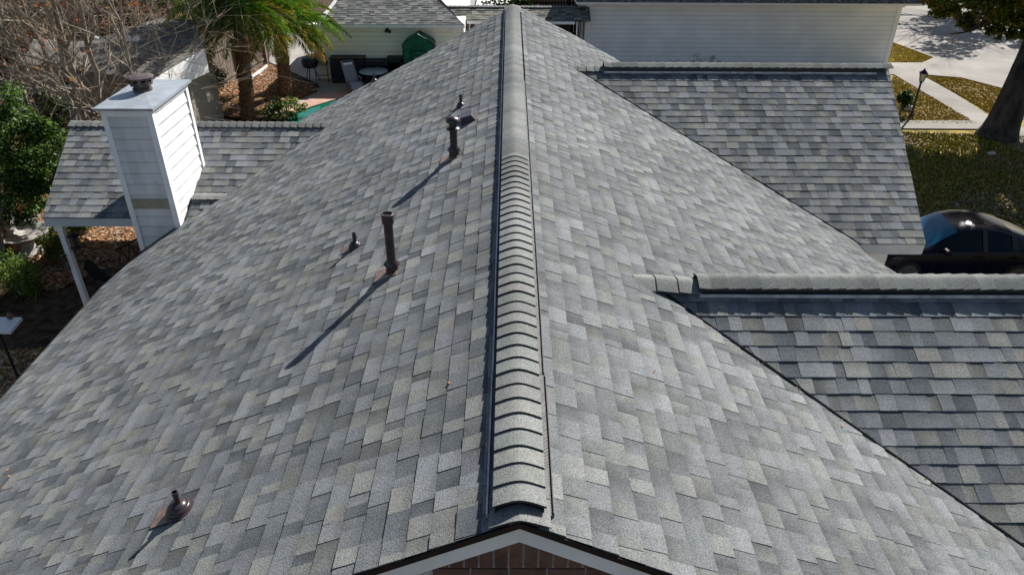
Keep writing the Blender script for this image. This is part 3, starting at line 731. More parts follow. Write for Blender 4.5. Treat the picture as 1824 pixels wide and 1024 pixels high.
# grass
def grass(name, poly, n, seed, h_, pal, z=.0):
    rs = np.random.RandomState(seed); mb = MB(); xs = [p[0] for p in poly]; ys = [p[1] for p in poly]; k = 0; t_ = 0
    while k < n and t_ < n*10:
        t_ += 1
        x = min(xs)+rs.rand()*(max(xs)-min(xs)); y = min(ys)+rs.rand()*(max(ys)-min(ys))
        if not in_poly(x, y, poly): continue
        c = tuple(np.array(pal[rs.randint(len(pal))])*(.7+.6*rs.rand())); a = rs.rand()*6.28; l = Vector((math.cos(a), math.sin(a), 0))*.035
        tip = Vector(((rs.rand()-.5)*.09, (rs.rand()-.5)*.09, h_*(.6+.8*rs.rand())))
        p = Vector((x, y, z)); mb.face([p-l, p+l, p+tip], c); k += 1
    tag(mb.build(name, M_LEAF), None, None, None, 'stuff')
GR = [(.32,.27,.05),(.44,.33,.08),(.22,.2,.03),(.52,.38,.12),(.36,.27,.08)]
GG = [(.14,.17,.025),(.3,.28,.05),(.1,.13,.02),(.44,.34,.1),(.26,.18,.06)]
grass('grass', px((1600,236),(1990,250),(1990,430),(1620,420)), 24000, 1, .07, GG)
grass('grass', px((1592,136),(1690,192),(1740,222),(1560,222)), 6000, 2, .06, GR)
grass('grass', px((1642,136),(1712,141),(1790,161),(1768,206),(1700,166)), 6000, 3, .06, GR)
grass('grass', px((1560,76),(1590,77),(1662,104),(1640,112),(1560,112)), 5000, 4, .06, GR)
grass('grass', px((-30,625),(80,622),(60,700),(0,745)), 4500, 5, .05, GG)

# ================================================================== VEGETATION
M_FOL = mat("foliage", (1,1,1), .55, .22, attr=True)
def translucent(M, k):
    N = M.node_tree.nodes; L = M.node_tree.links; P_ = N['Principled BSDF']; t = N.new('ShaderNodeBsdfTranslucent'); x = N.new('ShaderNodeMixShader'); x.inputs[0].default_value = k
    src = P_.inputs['Base Color'].links[0].from_socket; g = N.new('ShaderNodeMix'); g.data_type = 'RGBA'; g.blend_type = 'MULTIPLY'; g.inputs[0].default_value = 1; g.inputs[7].default_value = (1.5,1.6,.6,1)
    L.new(src, g.inputs[6]); L.new(g.outputs[2], t.inputs[0]); L.new(P_.outputs[0], x.inputs[1]); L.new(t.outputs[0], x.inputs[2]); L.new(x.outputs[0], N['Material Output'].inputs[0])
translucent(M_FOL, .28)
M_BARK = mat("grey_bark", (.14,.11,.085), .95, .15, col2=(.36,.31,.25), vscale=9, bump=.5, bscale=30, stretch=(1,1,.3))
M_TWIG = mat("pale_twig_bark", (.14,.12,.095), .95, .05, col2=(.37,.32,.25), vscale=3)
M_OAK = mat("dark_oak_bark", (.03,.026,.024), .95, .15, col2=(.085,.075,.07), vscale=5, bump=.8, bscale=18, stretch=(1,1,.35))
def foliage(mb, c, rad_, n, size, rs, pal, clumps=12, hollow=.3, flat=1.):
    c = Vector(c); cl = []
    for _ in range(clumps):
        d = Vector(rs.randn(3)); d.normalize(); k = .35+.6*rs.rand()
        cl.append((Vector((d[0]*rad_[0]*k, d[1]*rad_[1]*k, d[2]*rad_[2]*k)), .25+.25*rs.rand(), .8+.4*rs.rand()))
    for _ in range(n):
        o_, s_, br = cl[rs.randint(len(cl))]
        d = Vector(rs.randn(3)); d.normalize(); d *= s_*(rs.rand()**.4)
        p = c+o_+Vector((d[0]*rad_[0], d[1]*rad_[1], d[2]*rad_[2]))
        if p.z < .02: continue
        nn = Vector(rs.randn(3)); nn.z = abs(nn.z)+.4; nn.normalize()
        t = nn.cross(Vector(rs.randn(3))); t.normalize(); b = nn.cross(t)
        r_ = size*(.6+.8*rs.rand()); col = tuple(np.array(pal[rs.randint(len(pal))])*br*(.75+.5*rs.rand()))
        mb.face([p-t*r_, p-b*r_*.5, p+t*r_, p+b*r_*.5], col)
GREEN = [(.03,.065,.012),(.05,.1,.018),(.08,.14,.03),(.02,.045,.01)]
BOXW = [(.05,.09,.012),(.1,.16,.02),(.17,.24,.04),(.03,.055,.01)]
DKGR = [(.015,.03,.01),(.025,.05,.013),(.035,.07,.018),(.05,.085,.03)]

def shrub(name, loc, rad_, n, size, seed, pal, label, group=None, cat='shrub', clumps=14, trunk_r=.03):
    rs = np.random.RandomState(seed); loc = Vector(loc)
    o = empty(name, (loc.x, loc.y, 0), label, cat, group)
    mb = MB(); foliage(mb, loc, rad_, n, size, rs, pal, clumps); mb.build('foliage', M_FOL, o)
    tb = MB()
    for k in range(5):
        e_ = loc+Vector((rs.randn()*rad_[0]*.35, rs.randn()*rad_[1]*.35, rs.rand()*rad_[2]*.4)); b0 = Vector((loc.x+rs.randn()*.05, loc.y+rs.randn()*.05, 0))
        tb.tube([b0, (b0+e_)/2+Vector((rs.randn()*.05, rs.randn()*.05, 0)), e_], [trunk_r, trunk_r*.8, trunk_r*.3], 6)
    tb.build('stem', M_BARK, o)
    return o
def branch(mb, p, d, L_, r_, depth, rs, tips, spread=.55, up=.08, nseg=4, kids=(3,5)):
    pts = [Vector(p)]; rr = [r_]; d = Vector(d).normalized()
    for i in range(nseg):
        d = (d+Vector(rs.randn(3))*.13+Vector((0,0,up))).normalized(); pts.append(pts[-1]+d*L_/nseg); rr.append(r_*(1-.62*(i+1)/nseg))
    mb.tube(pts, rr, 7 if r_ > .05 else (5 if r_ > .015 else 3), cap=False)
    tips.append((pts[-1], d, r_))
    if depth <= 0: return
    for k in range(rs.randint(*kids)):
        i = rs.randint(1, nseg+1); f = Vector(rs.randn(3)); f -= d*f.dot(d); f.normalize()
        nd = (d*(1-spread*.5)+f*spread*(.8+.6*rs.rand())).normalized()
        branch(mb, pts[i], nd, L_*(.5+.3*rs.rand()), max(.004, rr[i]*.62), depth-1, rs, tips, spread, up, max(2, nseg-1), kids)
def bare_tree(base, top, r_, seed, label, depth=4, leaves=0, lean_kids=(3,6), group='bare winter trees on the left', limbs=8, side=None, L_=2.4):
    rs = np.random.RandomState(seed); base = Vector(base); top = Vector(top)
    o = empty('bare_tree', base, label, 'tree', group)
    mb = MB(); n = 8; pts = []; rr = []
    for i in range(n+1):
        t = i/n; pts.append(base.lerp(top, t)+Vector((rs.randn()*.05, rs.randn()*.05, 0))*(1 if 0 < i < n else 0)); rr.append(r_*(1-.65*t))
    mb.tube(pts, rr, 8, cap=False); mb.build('trunk', M_BARK, o)
    lb = MB(); tips = []
    for k in range(limbs):
        i = rs.randint(2, n+1); a = rs.rand()*6.28
        d = Vector((math.cos(a), math.sin(a), .35+.5*rs.rand()))
        if side is not None and rs.rand() < .6: d = (d+Vector(side)*1.2)
        branch(lb, pts[i], d, L_*(.6+.6*rs.rand()), rr[i]*.55, depth-1, rs, tips, kids=lean_kids)
    branch(lb, pts[-1], (top-base), L_*.8, rr[-1], depth-1, rs, tips, kids=lean_kids)
    lb.build('branches', M_TWIG, o)
    if leaves:
        fm = MB()
        for _ in range(leaves):
            p, d, q = tips[rs.randint(len(tips))]; c = [(.45,.13,.04),(.35,.08,.03),(.5,.22,.07),(.2,.06,.03)][rs.randint(4)]
            leaf_quad(fm, p+Vector(rs.randn(3))*.12, .07*(.6+.8*rs.rand()), rs, tuple(np.array(c)*(.6+.8*rs.rand())), 1.6)
        fm.build('dry_leaves', M_FOL, o)
    return o
def tr(ub, vb, ut, vt, r_, seed, label, **k):
    b = at(ub, vb, 0.) if seed >= 108 else at(ub+(335-vb)*.31, 335, 0.)
    if seed < 108: b.y += (seed % 5)*.35-.6
    t = atY(ut, vt, b.y)
    return bare_tree(b, t, r_, seed, label, **k)
tr(150, 200, 92, -10, .15, 101, 'bare tree with the thickest mid trunk, standing left of the chimney top', limbs=9)
tr(166, 185, 138, -10, .12, 102, 'slender bare tree just left of the grey neighbour roof', limbs=8)
tr(110, 210, 36, -10, .13, 103, 'leaning bare tree with a dark forked trunk near the evergreen shrub', limbs=8)
tr(66, 215, -6, 5, .13, 104, 'bare tree at the top left corner of the photo', limbs=8)
tr(208, 175, 214, -12, .085, 105, 'upright dark bare tree right in front of the grey neighbour roof', limbs=9)
tr(135, 150, 70, -40, .1, 106, 'bare tree holding red and orange leaves near the top left', leaves=260, limbs=9)
tr(30, 140, -30, -60, .12, 107, 'bare tree with rusty leaves at the far left edge', leaves=420, limbs=9)
tr(285, 215, 262, 92, .05, 108, 'low spreading bare shrub-like tree behind the chimney cover', limbs=8, side=(.8,0,-.1), L_=1.7)
0 and tr(372, 215, 360, 120, .045, 109, 'small bare tree with arching twigs beside the first palm', limbs=7, side=(-.9,-.2,.0), L_=1.1)
# leafy autumn trees far back
def far_tree(u, v, Y, hgt, rad_, n, size, seed, pal, label, group):
    rs = np.random.RandomState(seed); p = atY(u, v, Y); o = empty('leafy_tree', (p.x, p.y, 0), label, 'tree', group)
    mb = MB(); foliage(mb, p, rad_, n, size, rs, pal, 16); mb.build('crown', M_FOL, o)
    tb = MB(); tips = []; tb.tube([(p.x, p.y, 0), (p.x+.1, p.y, p.z*.5), (p.x, p.y, p.z)], [.16, .12, .07], 8)
    for k in range(5): branch(tb, (p.x, p.y, p.z*.6), Vector((rs.randn(), rs.randn(), .8)), rad_[0]*.8, .06, 2, rs, tips)
    tb.build('trunk', M_BARK, o)
AUT = [(.1,.035,.018),(.2,.06,.02),(.05,.022,.014),(.035,.02,.012),(.02,.022,.01),(.02,.014,.01)]
for i, (u, v, Y, r_, lab) in enumerate(((30,40,34,2.2,'rusty leaved tree behind the bare trees at far left'), (110,10,38,2.4,'brown leaved tree behind the bare trees, left of the neighbour roof'),
        (200,-10,41,2.4,'dark brown thicket tree above the left end of the neighbour roof'), (290,-12,42,2.2,'dark brown thicket tree above the neighbour roof peak'), (20,150,26,1.5,'low rusty shrub-like tree under the bare trees at the left edge'))):
    far_tree(u, v, Y, 3, (r_*1.5, r_, r_), 1900, .12, 200+i, AUT, lab, 'brown trees beyond the bare trees')
# evergreen shrub on the left edge
P_ = at(28, 470, 0.); cz = atY(40, 290, P_.y)
o = empty('evergreen_tree', (P_.x, P_.y, 0), 'tall glossy evergreen shrub at the left edge, left of the patio roof', 'shrub')
rs = np.random.RandomState(5); mb = MB()
for (u, v, r_, n) in ((30,215,.85,3400),(75,235,.5,1500),(20,290,1.05,4400),(62,300,.65,2400),(35,360,.75,2200),(80,330,.3,700),(-40,260,1.2,2500)):
    foliage(mb, atY(u, v, P_.y+rs.rand()*.5), (r_, r_*.8, r_*.85), n, .045, rs, GREEN+[(.1,.17,.04)], 14)
mb.build('foliage', M_FOL, o)
tb = MB(); 
for k in range(4): tb.tube([(P_.x+k*.03-.15, P_.y-.3, 0), (P_.x-.12+k*.05, P_.y-.1, 1.0), (P_.x-.3+k*.25, P_.y+.2, 2.3)], [.045,.04,.025], 7)
tb.build('trunk', M_BARK, o)
P_ = at(140, 420, 0.); o = empty('ivy_tree', (P_.x, P_.y, 0), 'dark leaning tree trunk smothered in ivy between the evergreen and the patio roof', 'tree')
rs = np.random.RandomState(15); mb = MB(); IVY = DKGR+[(.09,.075,.03),(.14,.1,.06),(.05,.09,.02)]
for (u, v, r_, n) in ((100,215,.5,1100),(92,260,.45,1000),(110,300,.35,900),(128,245,.3,500),(70,200,.6,1200)):
    foliage(mb, atY(u, v, P_.y+1.0), (r_, r_*.9, r_), n, .05, rs, IVY, 16)
mb.build('foliage', M_FOL, o); tb = MB(); tips = []
a_ = atY(105, 240, P_.y+1.); tb.tube([P_, (P_+a_)/2+Vector((.1,.1,0)), a_, a_+Vector((-.5,.4,1.2))], [.16,.13,.1,.06], 8)
for k in range(6): branch(tb, a_, Vector((rs.randn(), rs.randn(), .8)), 1.2, .05, 3, rs, tips)
tb.build('trunk', M_BARK, o)
for i, (u, v, r_, dz, lab) in enumerate(((30,488,.64,.52,'round clipped boxwood nearest the camera on the left'), (104,430,.5,.5,'clipped boxwood just left of the white post'), (140,398,.3,.3,'small boxwood peeking right of the white post'))):
    p = at(u, v, dz)
    shrub('boxwood', (p.x, p.y, dz), (r_, r_, r_*.85), 3800, .028, 300+i, BOXW, lab, 'clipped boxwoods on the left', clumps=34, trunk_r=.02)
p = at(375, 190, .0); shrub('dark_shrub', (p.x, p.y, .9), (1.0,.8,.95), 3800, .06, 320, DKGR, 'dark evergreen shrub between the chimney and the first palm', clumps=22)
p = at(340, 175, .0); shrub('dark_shrub', (p.x-.3, p.y+1, 1.2), (.9,.8,.9), 2600, .06, 321, DKGR, 'dark shrub below the white gable wall of the neighbour', clumps=18)
p = at(510, 212, .0); shrub('garden_plant', (p.x, p.y, .35), (.8,.4,.4), 1400, .06, 322, [(.1,.16,.03),(.2,.26,.09),(.06,.1,.02)], 'low light green plants right of the first palm trunk', clumps=18)
p = at(1601, 205, .0); shrub('yard_shrub', (p.x, p.y, .65), (.36,.36,.42), 900, .07, 323, DKGR, 'dark small shrub left of the lamp post', clumps=12)
p = at(130, 185, 0); shrub('dark_shrub', (p.x, p.y, .7), (1.2,.8,.7), 1800, .07, 325, DKGR+[(.2,.07,.03)], 'dark undergrowth shrub among the bare trunks', clumps=14)
# plants peeking over the far wing ridge
p = atY(1240, 118, 15.2); o = empty('tall_plant', (p.x, p.y, 0), 'dark leafy plant tips peeking over the ridge in front of the white siding', 'plant')
rs = np.random.RandomState(77); mb = MB(); sb = MB()
for u, v in ((1203,106),(1238,95),(1250,104),(1262,108),(1268,98),(1280,108),(1228,110)):
    q = atY(u, v, 15.2); sb.tube([(q.x*.6+p.x*.4, 15.2, 0), (q.x, 15.2, q.z-.5), q], [.02,.012,.004], 5)
    for k in range(16):
        a = rs.rand()*6.28; d = Vector((math.cos(a), math.sin(a)*.5, .1+rs.rand()*.3)); L_ = .09+.07*rs.rand(); b0 = q-Vector((0,0,rs.rand()*.22))
        n_ = d.cross(Vector((0,0,1))).normalized()*.022; mb.face([b0, b0+d*L_*.5+n_, b0+d*L_, b0+d*L_*.5-n_], (.02,.035,.025))
mb.build('leaves', mat('dark_matte_leaf', (.012,.02,.016), .95, .05), o); sb.build('stem', M_BARK, o)

# palms
M_PTR = mat("palm_trunk", (.11,.06,.035), .95, .1, col2=(.22,.14,.085), vscale=12, bump=.8, bscale=20)
def palm(base, crown, r_, nfr, Lf, seed, label, bulge):
    rs = np.random.RandomState(seed); base = Vector(base); crown = Vector(crown)
    o = empty('palm_tree', base, label, 'palm tree', 'palms in the mulch bed')
    tb = MB(); n = 46; pts = []; rr = []
    for i in range(n+1):
        t = i/n; pts.append(base.lerp(crown, t)); rr.append(r_*(1+bulge*math.exp(-((t-.03)/.16)**2))*(1+.045*(i % 2))*(1+.25*max(0, t-.85)/.15))
    tb.tube(pts, rr, 16)
    for i in range(240):                      # old leaf bases
        t = rs.rand(); a = rs.rand()*6.28; p = base.lerp(crown, t)+Vector((math.cos(a), math.sin(a), 0))*r_*(1+bulge*math.exp(-((t-.03)/.16)**2))
        tb.bar(p-Vector((0,0,.03)), p+Vector((math.cos(a)*.045, math.sin(a)*.045, .05)), .07, .02)
    tb.build('trunk', M_PTR, o)
    fb = MB(); dry = MB(); rb = MB()
    for k in range(nfr):
        az = k*2.39996+rs.rand()*.3; q = k/nfr             # q 0: upright young, 1: hanging old
        el = rad(80-82*q+rs.randn()*6); L_ = Lf*(.75+.3*math.sin(math.pi*min(1, q+.25)))*(.9+.2*rs.rand())
        d = Vector((math.cos(az)*math.cos(el), math.sin(az)*math.cos(el), math.sin(el))); p = crown+Vector((math.cos(az), math.sin(az), 0))*r_*.5
        pts = [p.copy()]; ds = [d.copy()]; ns = 14
        for i in range(ns):
            d = (d+Vector((0,0,-.05-.03*q-.008*i))).normalized(); p = p+d*L_/ns; pts.append(p.copy()); ds.append(d.copy())
        rb.tube(pts, [.022*(1-.85*i/ns) for i in range(ns+1)], 4, cap=False)
        old = q > .88 and rs.rand() < .7
        tone = np.array([(.05,.12,.016),(.1,.19,.025),(.22,.29,.045)][rs.randint(3)])*(.8+.4*rs.rand())
        if old: tone = np.array((.4,.24,.07))
        m_ = 88
        for j in range(3, m_):
            t = j/m_*ns; i = min(ns-1, int(t)); f = t-i; c = pts[i].lerp(pts[i+1], f); dd = ds[i+1]
            sd2 = dd.cross(Vector((0,0,1))); 
            if sd2.length < .05: sd2 = Vector((1,0,0))
            sd2.normalize(); un = sd2.cross(dd)
            ll = .46*math.sin(math.pi*min(.97, .18+.8*j/m_))**.7*(.85+.3*rs.rand())
            for sg in (-1, 1):
                ld = (sd2*sg*.8+dd*.62+un*(.22*rs.randn())+Vector((0,0,-.05-.2*rs.rand()))).normalized()
                wv = ld.cross(un); wv = (un*.5+dd*.5).normalized()*.017
                e_ = c+ld*ll; mid = c+ld*ll*.5+Vector((0,0,.015))
                cl = tone*(.75+.5*rs.rand())
                if (not old) and q > .6 and j > m_*.8 and rs.rand() < .3: cl = np.array((.42,.22,.03))
                fb.face([c-wv, mid-wv*1.3, e_, mid+wv*1.3], tuple(cl))
    fb.build('fronds', M_FOL, o); rb.build('frond_stalks', mat("frond_stalk", (.25,.27,.08), .6), o)
b = at(443, 214, 0.); palm(b, atY(424, 10, b.y), .23, 84, 3.3, 1, 'nearer tall palm with a thick reddish trunk, left of the second palm', .05)
b = at(511, 172, 0.); palm(b, atY(496, 48, b.y), .23, 62, 2.9, 2, 'second palm with a swollen base beside the concrete patio', .45)

# big oak on the right
b = at(1776, 244, 0.); t1 = atY(1856, 62, b.y+.2)
o = empty('oak_tree', b, 'massive leaning oak trunk at the right edge above the car', 'tree')
rs = np.random.RandomState(9); tb = MB(); n = 12
tb.tube([b.lerp(t1, i/n)+Vector((0,0,0)) for i in range(n+1)], [.72,.6,.54,.51,.49,.48,.47,.46,.46,.45,.45,.46,.46], 22, cap=False)
tips = []
lims = [(atY(1762,24,b.y+.3), .2), (atY(1900,-60,b.y), .36), (t1+Vector((1.5,-2.5,2.5)), .3), (t1+Vector((-1.5,-3.5,3.)), .26), (t1+Vector((.5,3,3)), .25), (t1+Vector((3,1,2)), .25)]
for e_, r_ in lims:
    mid = t1.lerp(e_, .5)+Vector((0,0,.15)); tb.tube([t1-Vector((0,0,.2)), mid, e_], [r_, r_*.75, r_*.5], 12, cap=False)
    for k in range(6): branch(tb, mid.lerp(e_, rs.rand()), (e_-t1).normalized()+Vector(rs.randn(3))*.5, 1.5, r_*.3, 3, rs, tips, up=.15)
tb.build('trunk', M_OAK, o)
fb = MB(); OAK = [(.05,.085,.012),(.09,.12,.02),(.16,.15,.025),(.03,.055,.01),(.22,.15,.03)]
for (u, v, Y, r_, n) in ((1700,-10,25.5,1.0,1500),(1760,5,25.,1.1,1900),(1800,30,25.5,.8,1300),(1740,45,26.,.5,600),(1835,5,25.,1.2,1500),(1668,4,26.5,.5,700),(1690,18,26,.55,800),(1720,35,26,.45,500),(1780,55,25.6,.5,600),(1815,60,25.4,.5,600),(1650,-14,26.5,.6,700)):
    foliage(fb, atY(u, v, Y), (r_, r_, r_*.55), n, .07, rs, OAK, 14)
for (x_, y_, z_, r_, n) in [(15+8*rs.rand(), 19.5+11*rs.rand(), 5.6+1.6*rs.rand(), 1.5, 620) for _ in range(13)]:
    foliage(fb, (x_, y_, z_), (r_, r_, r_*.45), n, .17, rs, OAK, 10)
for (dx, dy, dz, r_, n) in ((-2,-3.5,4.4,1.8,1500),(1.5,-3,4.5,2.,1500),(3.5,0,4,2.2,1500),(0,2.5,4.8,2.4,1800),(-3.2,0,4.6,1.8,1300),(4,4,4.5,2.2,1400),(-3,4.5,4.4,1.8,1200),(3,-4.5,4.2,2.,1500),(6,-2,4.2,2.2,1500),(0,-5.5,3.8,1.6,1200)):
    foliage(fb, t1+Vector((dx, dy, dz-1)), (r_, r_, r_*.5), n, .15, rs, OAK, 14)
fb.build('crown', M_FOL, o)

o = empty('street_tree', (31, 50, 0), 'street tree beyond the top right corner that throws the blue shadows on the concrete', 'tree')
tb = MB(); tips = []; tb.tube([(31,50,0),(31.2,50,3),(31,50.2,6.)], [.35,.28,.2], 10)
for k in range(14): branch(tb, (31, 50.1, 4+2*rs.rand()), Vector((rs.randn(), rs.randn(), .45)), 4.5, .12, 3, rs, tips)
tb.build('trunk', M_OAK, o); fb = MB()
for k in range(9): foliage(fb, (31+rs.randn()*3, 50+rs.randn()*2.5, 7+rs.randn()*.6), (2.,1.8,.8), 330, .2, rs, OAK, 10)
fb.build('crown', M_FOL, o)
# ================================================================== NEIGHBOUR BUILDINGS
M_BIG = mat("white_lap_siding", (.9,.9,.9), .7, .2, var=.05, vscale=1.2, attr=True)
M_GLASS = mat("dark_window_glass", (.01,.014,.018), .08, .6)
M_SHUT = mat("dark_green_shutter", (.015,.04,.035), .5, .3)
M_FSH = mat("neighbour_shingles", (1,1,1), .9, .2, attr=True, var=.15, vscale=30)
NPAL = [(.09,.1,.1),(.15,.155,.15),(.2,.2,.19),(.12,.13,.13)]
def lap(mb, p0, p1, z0, z1, out, step=.21, lip=.016):
    """lap siding on a vertical wall from p0 to p1; out: outward normal"""
    p0 = Vector(p0); p1 = Vector(p1); out = Vector(out); z = z0
    while z < z1-.005:
        zt2 = min(z+step, z1)
        a = Vector((p0.x, p0.y, z)); b = Vector((p1.x, p1.y, z)); c = Vector((p1.x, p1.y, zt2)); d = Vector((p0.x, p0.y, zt2))
        o1 = out*lip; o2 = out*.002
        mb.face([a+o1, b+o1, c+o2, d+o2]); mb.face([a+o2, b+o2, b+o1, a+o1])
        o3 = out*(lip+.002); k_ = Vector((0,0,.016)); mb.face([a+o3, b+o3, b+o3+k_, a+o3+k_], (.62,.63,.65))  # darker strip stands in for the shadow line at each lap
        z = zt2
big = empty('neighbour_house', (10, 40, 0), 'large white sided house across the back with shaded wall facing us', 'house')
BY = 34.6; bx0 = atY(1040, 100, BY).x; bx1 = atY(1584, 100, BY).x; bz = atY(1300, 12, BY).z
s_ = MB(); lap(s_, (bx0+.22, BY, 0), (bx1-.2, BY, 0), 0, bz, (0,-1,0), .2); s_.box((bx0+.02, BY+.02, 0), (bx1-.02, BY+12, bz-.01))
wall = s_.build('wall', M_BIG, big)
t_ = MB(); t_.box((bx0, BY-.03, 0), (bx0+.22, BY+.02, bz)); t_.build('corner_trim', M_WHITE, big); t_ = MB(); t_.box((bx1-.2, BY-.03, 0), (bx1, BY+.2, bz)); t_.build('corner_trim', M_WHITE, big); t_ = MB(); t_.box((bx0-.02, BY-.03, 0), (bx0-.002, BY+.3, bz)); t_.build('corner_trim', M_WHITE, big)
# frieze, soffit and steep roof above
f_ = MB(); f_.box((bx0-.1, BY-.05, bz-.0), (bx1+.1, BY-.012, bz+.16)); f_.box((bx0-.5, BY-.55, bz+.16), (bx1+.65, BY+12, bz+.19)); f_.box((bx0-.5, BY-.6, bz+.17), (bx1+.65, BY-.551, bz+.27)); f_.box((bx0-.52, BY-.6, bz+.17), (bx0-.501, BY+12, bz+.27)); f_.build('soffit', M_WHITE, big)
pr_ = .95; g = shingles('roof', big, (0, BY+.6, bz+.28+pr_*1.2), (1,0,0), (0,-1,-pr_), 1.22*math.sqrt(1+pr_*pr_), ([(0,bx0-.5),(9,bx0-.5)],[(0,bx1+.65),(9,bx1+.65)]), 40, matl=M_FSH, expo=.16, thick=1.8, pal=NPAL, pw=[.25]*4)
r2 = MB(); r2.mesh([(bx0-.5,BY-.58,bz+.25),(bx1+.65,BY-.58,bz+.25),(bx1+.65,BY+.6,bz+.24+pr_*1.2),(bx0-.5,BY+.6,bz+.24+pr_*1.2),(bx0-.5,BY+8.6,bz+.75),(bx1+.65,BY+8.6,bz+.75)], ((0,1,2,3),(3,2,5,4),(0,3,4),(1,5,2),(0,4,5,1))); r2.build('roof_deck', M_DECK, big)
# side wall facing left with windows and shutters
for (v0, v1, u, nm) in ((0,62,1025,'window'),(-60,28,1006,'window')):
    yy = bx0/(atY(u, 30, BY).x/BY); 
    wn = MB(); za = atX(u, v1, bx0).z; zb_ = min(bz-.25, atX(u, v0, bx0).z); za = max(.5, za)
    wn.box((bx0-.02, yy-.5, 1.0), (bx0-.004, yy+.5, zb_)); w_ = wn.build(nm, M_GLASS, big)
    fr = MB()
    for a_, b_ in ((yy-.58, yy-.5), (yy+.5, yy+.58), (yy-.03, yy+.03)): fr.box((bx0-.04, a_, .95), (bx0-.003, b_, zb_+.05))
    fr.box((bx0-.045, yy-.6, .88), (bx0-.002, yy+.6, .96)); fr.build('frame', M_WHITE, w_)
    for a_ in (yy-1.02, yy+.62): sh = MB(); sh.box((bx0-.05, a_, .95), (bx0-.003, a_+.4, zb_+.05)); sh.build('shutter', M_SHUT, w_)
pp = MB(); pp.tube([(bx0-.12, BY+.4, 0), (bx0-.12, BY+.4, bz-.5), (bx0-.3, BY+.2, bz-.1), (bx0-.4, BY-.3, bz+.15)], .05, 8); tag(pp.build('downspout', M_WHITE, big), 'white downspout with a crooked elbow')

# cream outbuilding behind the patio
gar = empty('outbuilding', (-4, 34, 0), 'cream sided building with grey shingle roof behind the patio', 'building')
GY = 32.; gz = atY(700, 45, GY).z; gx0 = atY(560, 100, GY).x; gx1 = atY(826, 50, GY).x
M_CREAM = mat("cream_lap_siding", (.92,.89,.76), .7, .2, var=.04, vscale=1.2, attr=True)
s_ = MB(); lap(s_, (gx0, GY, 0), (gx1, GY, 0), 0, gz, (0,-1,0), .2); s_.box((gx0+.01, GY+.02, 0), (gx1-.01, GY+6, gz-.02)); s_.build('wall', M_CREAM, gar)
eg = GY-.4; ez = gz+.1
pl2 = (Vector((0,-.42,1)), ez-.42*eg)
A0 = onp(pl2, 560, 38); A1 = onp(pl2, 828, 42); T0 = onp(pl2, 604, -4); T1 = onp(pl2, 772, -4)
s42 = math.sqrt(1+.42**2); ry = onp(pl2, 700, -40).y; sl = (ry-eg)*s42
def gS(p): return (ry-p.y)*s42
l_top = T0.x+(T0.x-A0.x)*.9; 
shingles('roof', gar, (0, ry, ez+.42*(ry-eg)), (1,0,0), (0,-1,-.42), sl, ([(0, T0.x+(T0.x-A0.x)/(T0.y-eg)*(ry-T0.y)),(gS(T0), T0.x),(sl, onp(pl2,572,40).x)],[(0, T1.x-(A1.x-T1.x)/(T1.y-eg)*(ry-T1.y)),(gS(T1), T1.x),(sl, A1.x)]), 41, matl=M_FSH, expo=.15, thick=1.8, pal=NPAL, pw=[.2,.3,.3,.2], wmin=.18, wmax=.4)
f_ = MB(); f_.box((gx0-.2, eg+.0, ez-.13), (A1.x, eg+.06, ez-.005)); f_.box((gx0-.2, eg+.06, ez-.13), (A1.x, GY+.1, ez-.1))
f_.bar(onp(pl2,568,42)+Vector((0,0,.02)), T0+(T0-onp(pl2,568,42))*.3+Vector((0,0,.02)), .1, .12); f_.build('fascia', M_WHITE, gar)
d_ = MB(); d_.mesh([(gx0+.6,eg+.03,ez-.02),(A1.x-.02,eg+.03,ez-.02),(T1.x-.6,ry,ez+.42*(ry-eg)-.03),(T0.x,ry,ez+.42*(ry-eg)-.03),(T0.x,ry+4,ez-.3),(T1.x-1.2,ry+4,ez-.3)], ((0,1,2,3),(3,2,5,4),(1,5,2),(0,3,4),(0,4,5,1))); d_.build('roof_deck', M_DECK, gar)
lp = MB(); q = atY(690, 52, GY); lp.box((q.x-.05,GY-.06,q.z-.05),(q.x+.05,GY-.02,q.z+.05)); lp.lathe([(.03,0),(.08,.1),(.085,.11),(.0,.09)], 10, Matrix.Translation((q.x-.03,GY-.12,q.z)) @ Matrix.Rotation(rad(150),4,'X')); lp.lathe([(.03,0),(.07,.09),(.075,.1),(.0,.08)], 10, Matrix.Translation((q.x+.1,GY-.1,q.z-.03)) @ Matrix.Rotation(rad(150),4,'X')); tag(lp.build('flood_light', M_DARK, gar), 'dark twin flood light on the cream wall')
lp = MB(); q = atY(810, 53, GY); lp.lathe([(.13,0),(.13,.06),(.1,.08),(0,.08)], 14, Matrix.Translation((q.x,GY-.02,q.z)) @ Matrix.Rotation(rad(90),4,'X')); tag(lp.build('wall_vent', M_WHITE, gar), 'round pale vent near the eave')
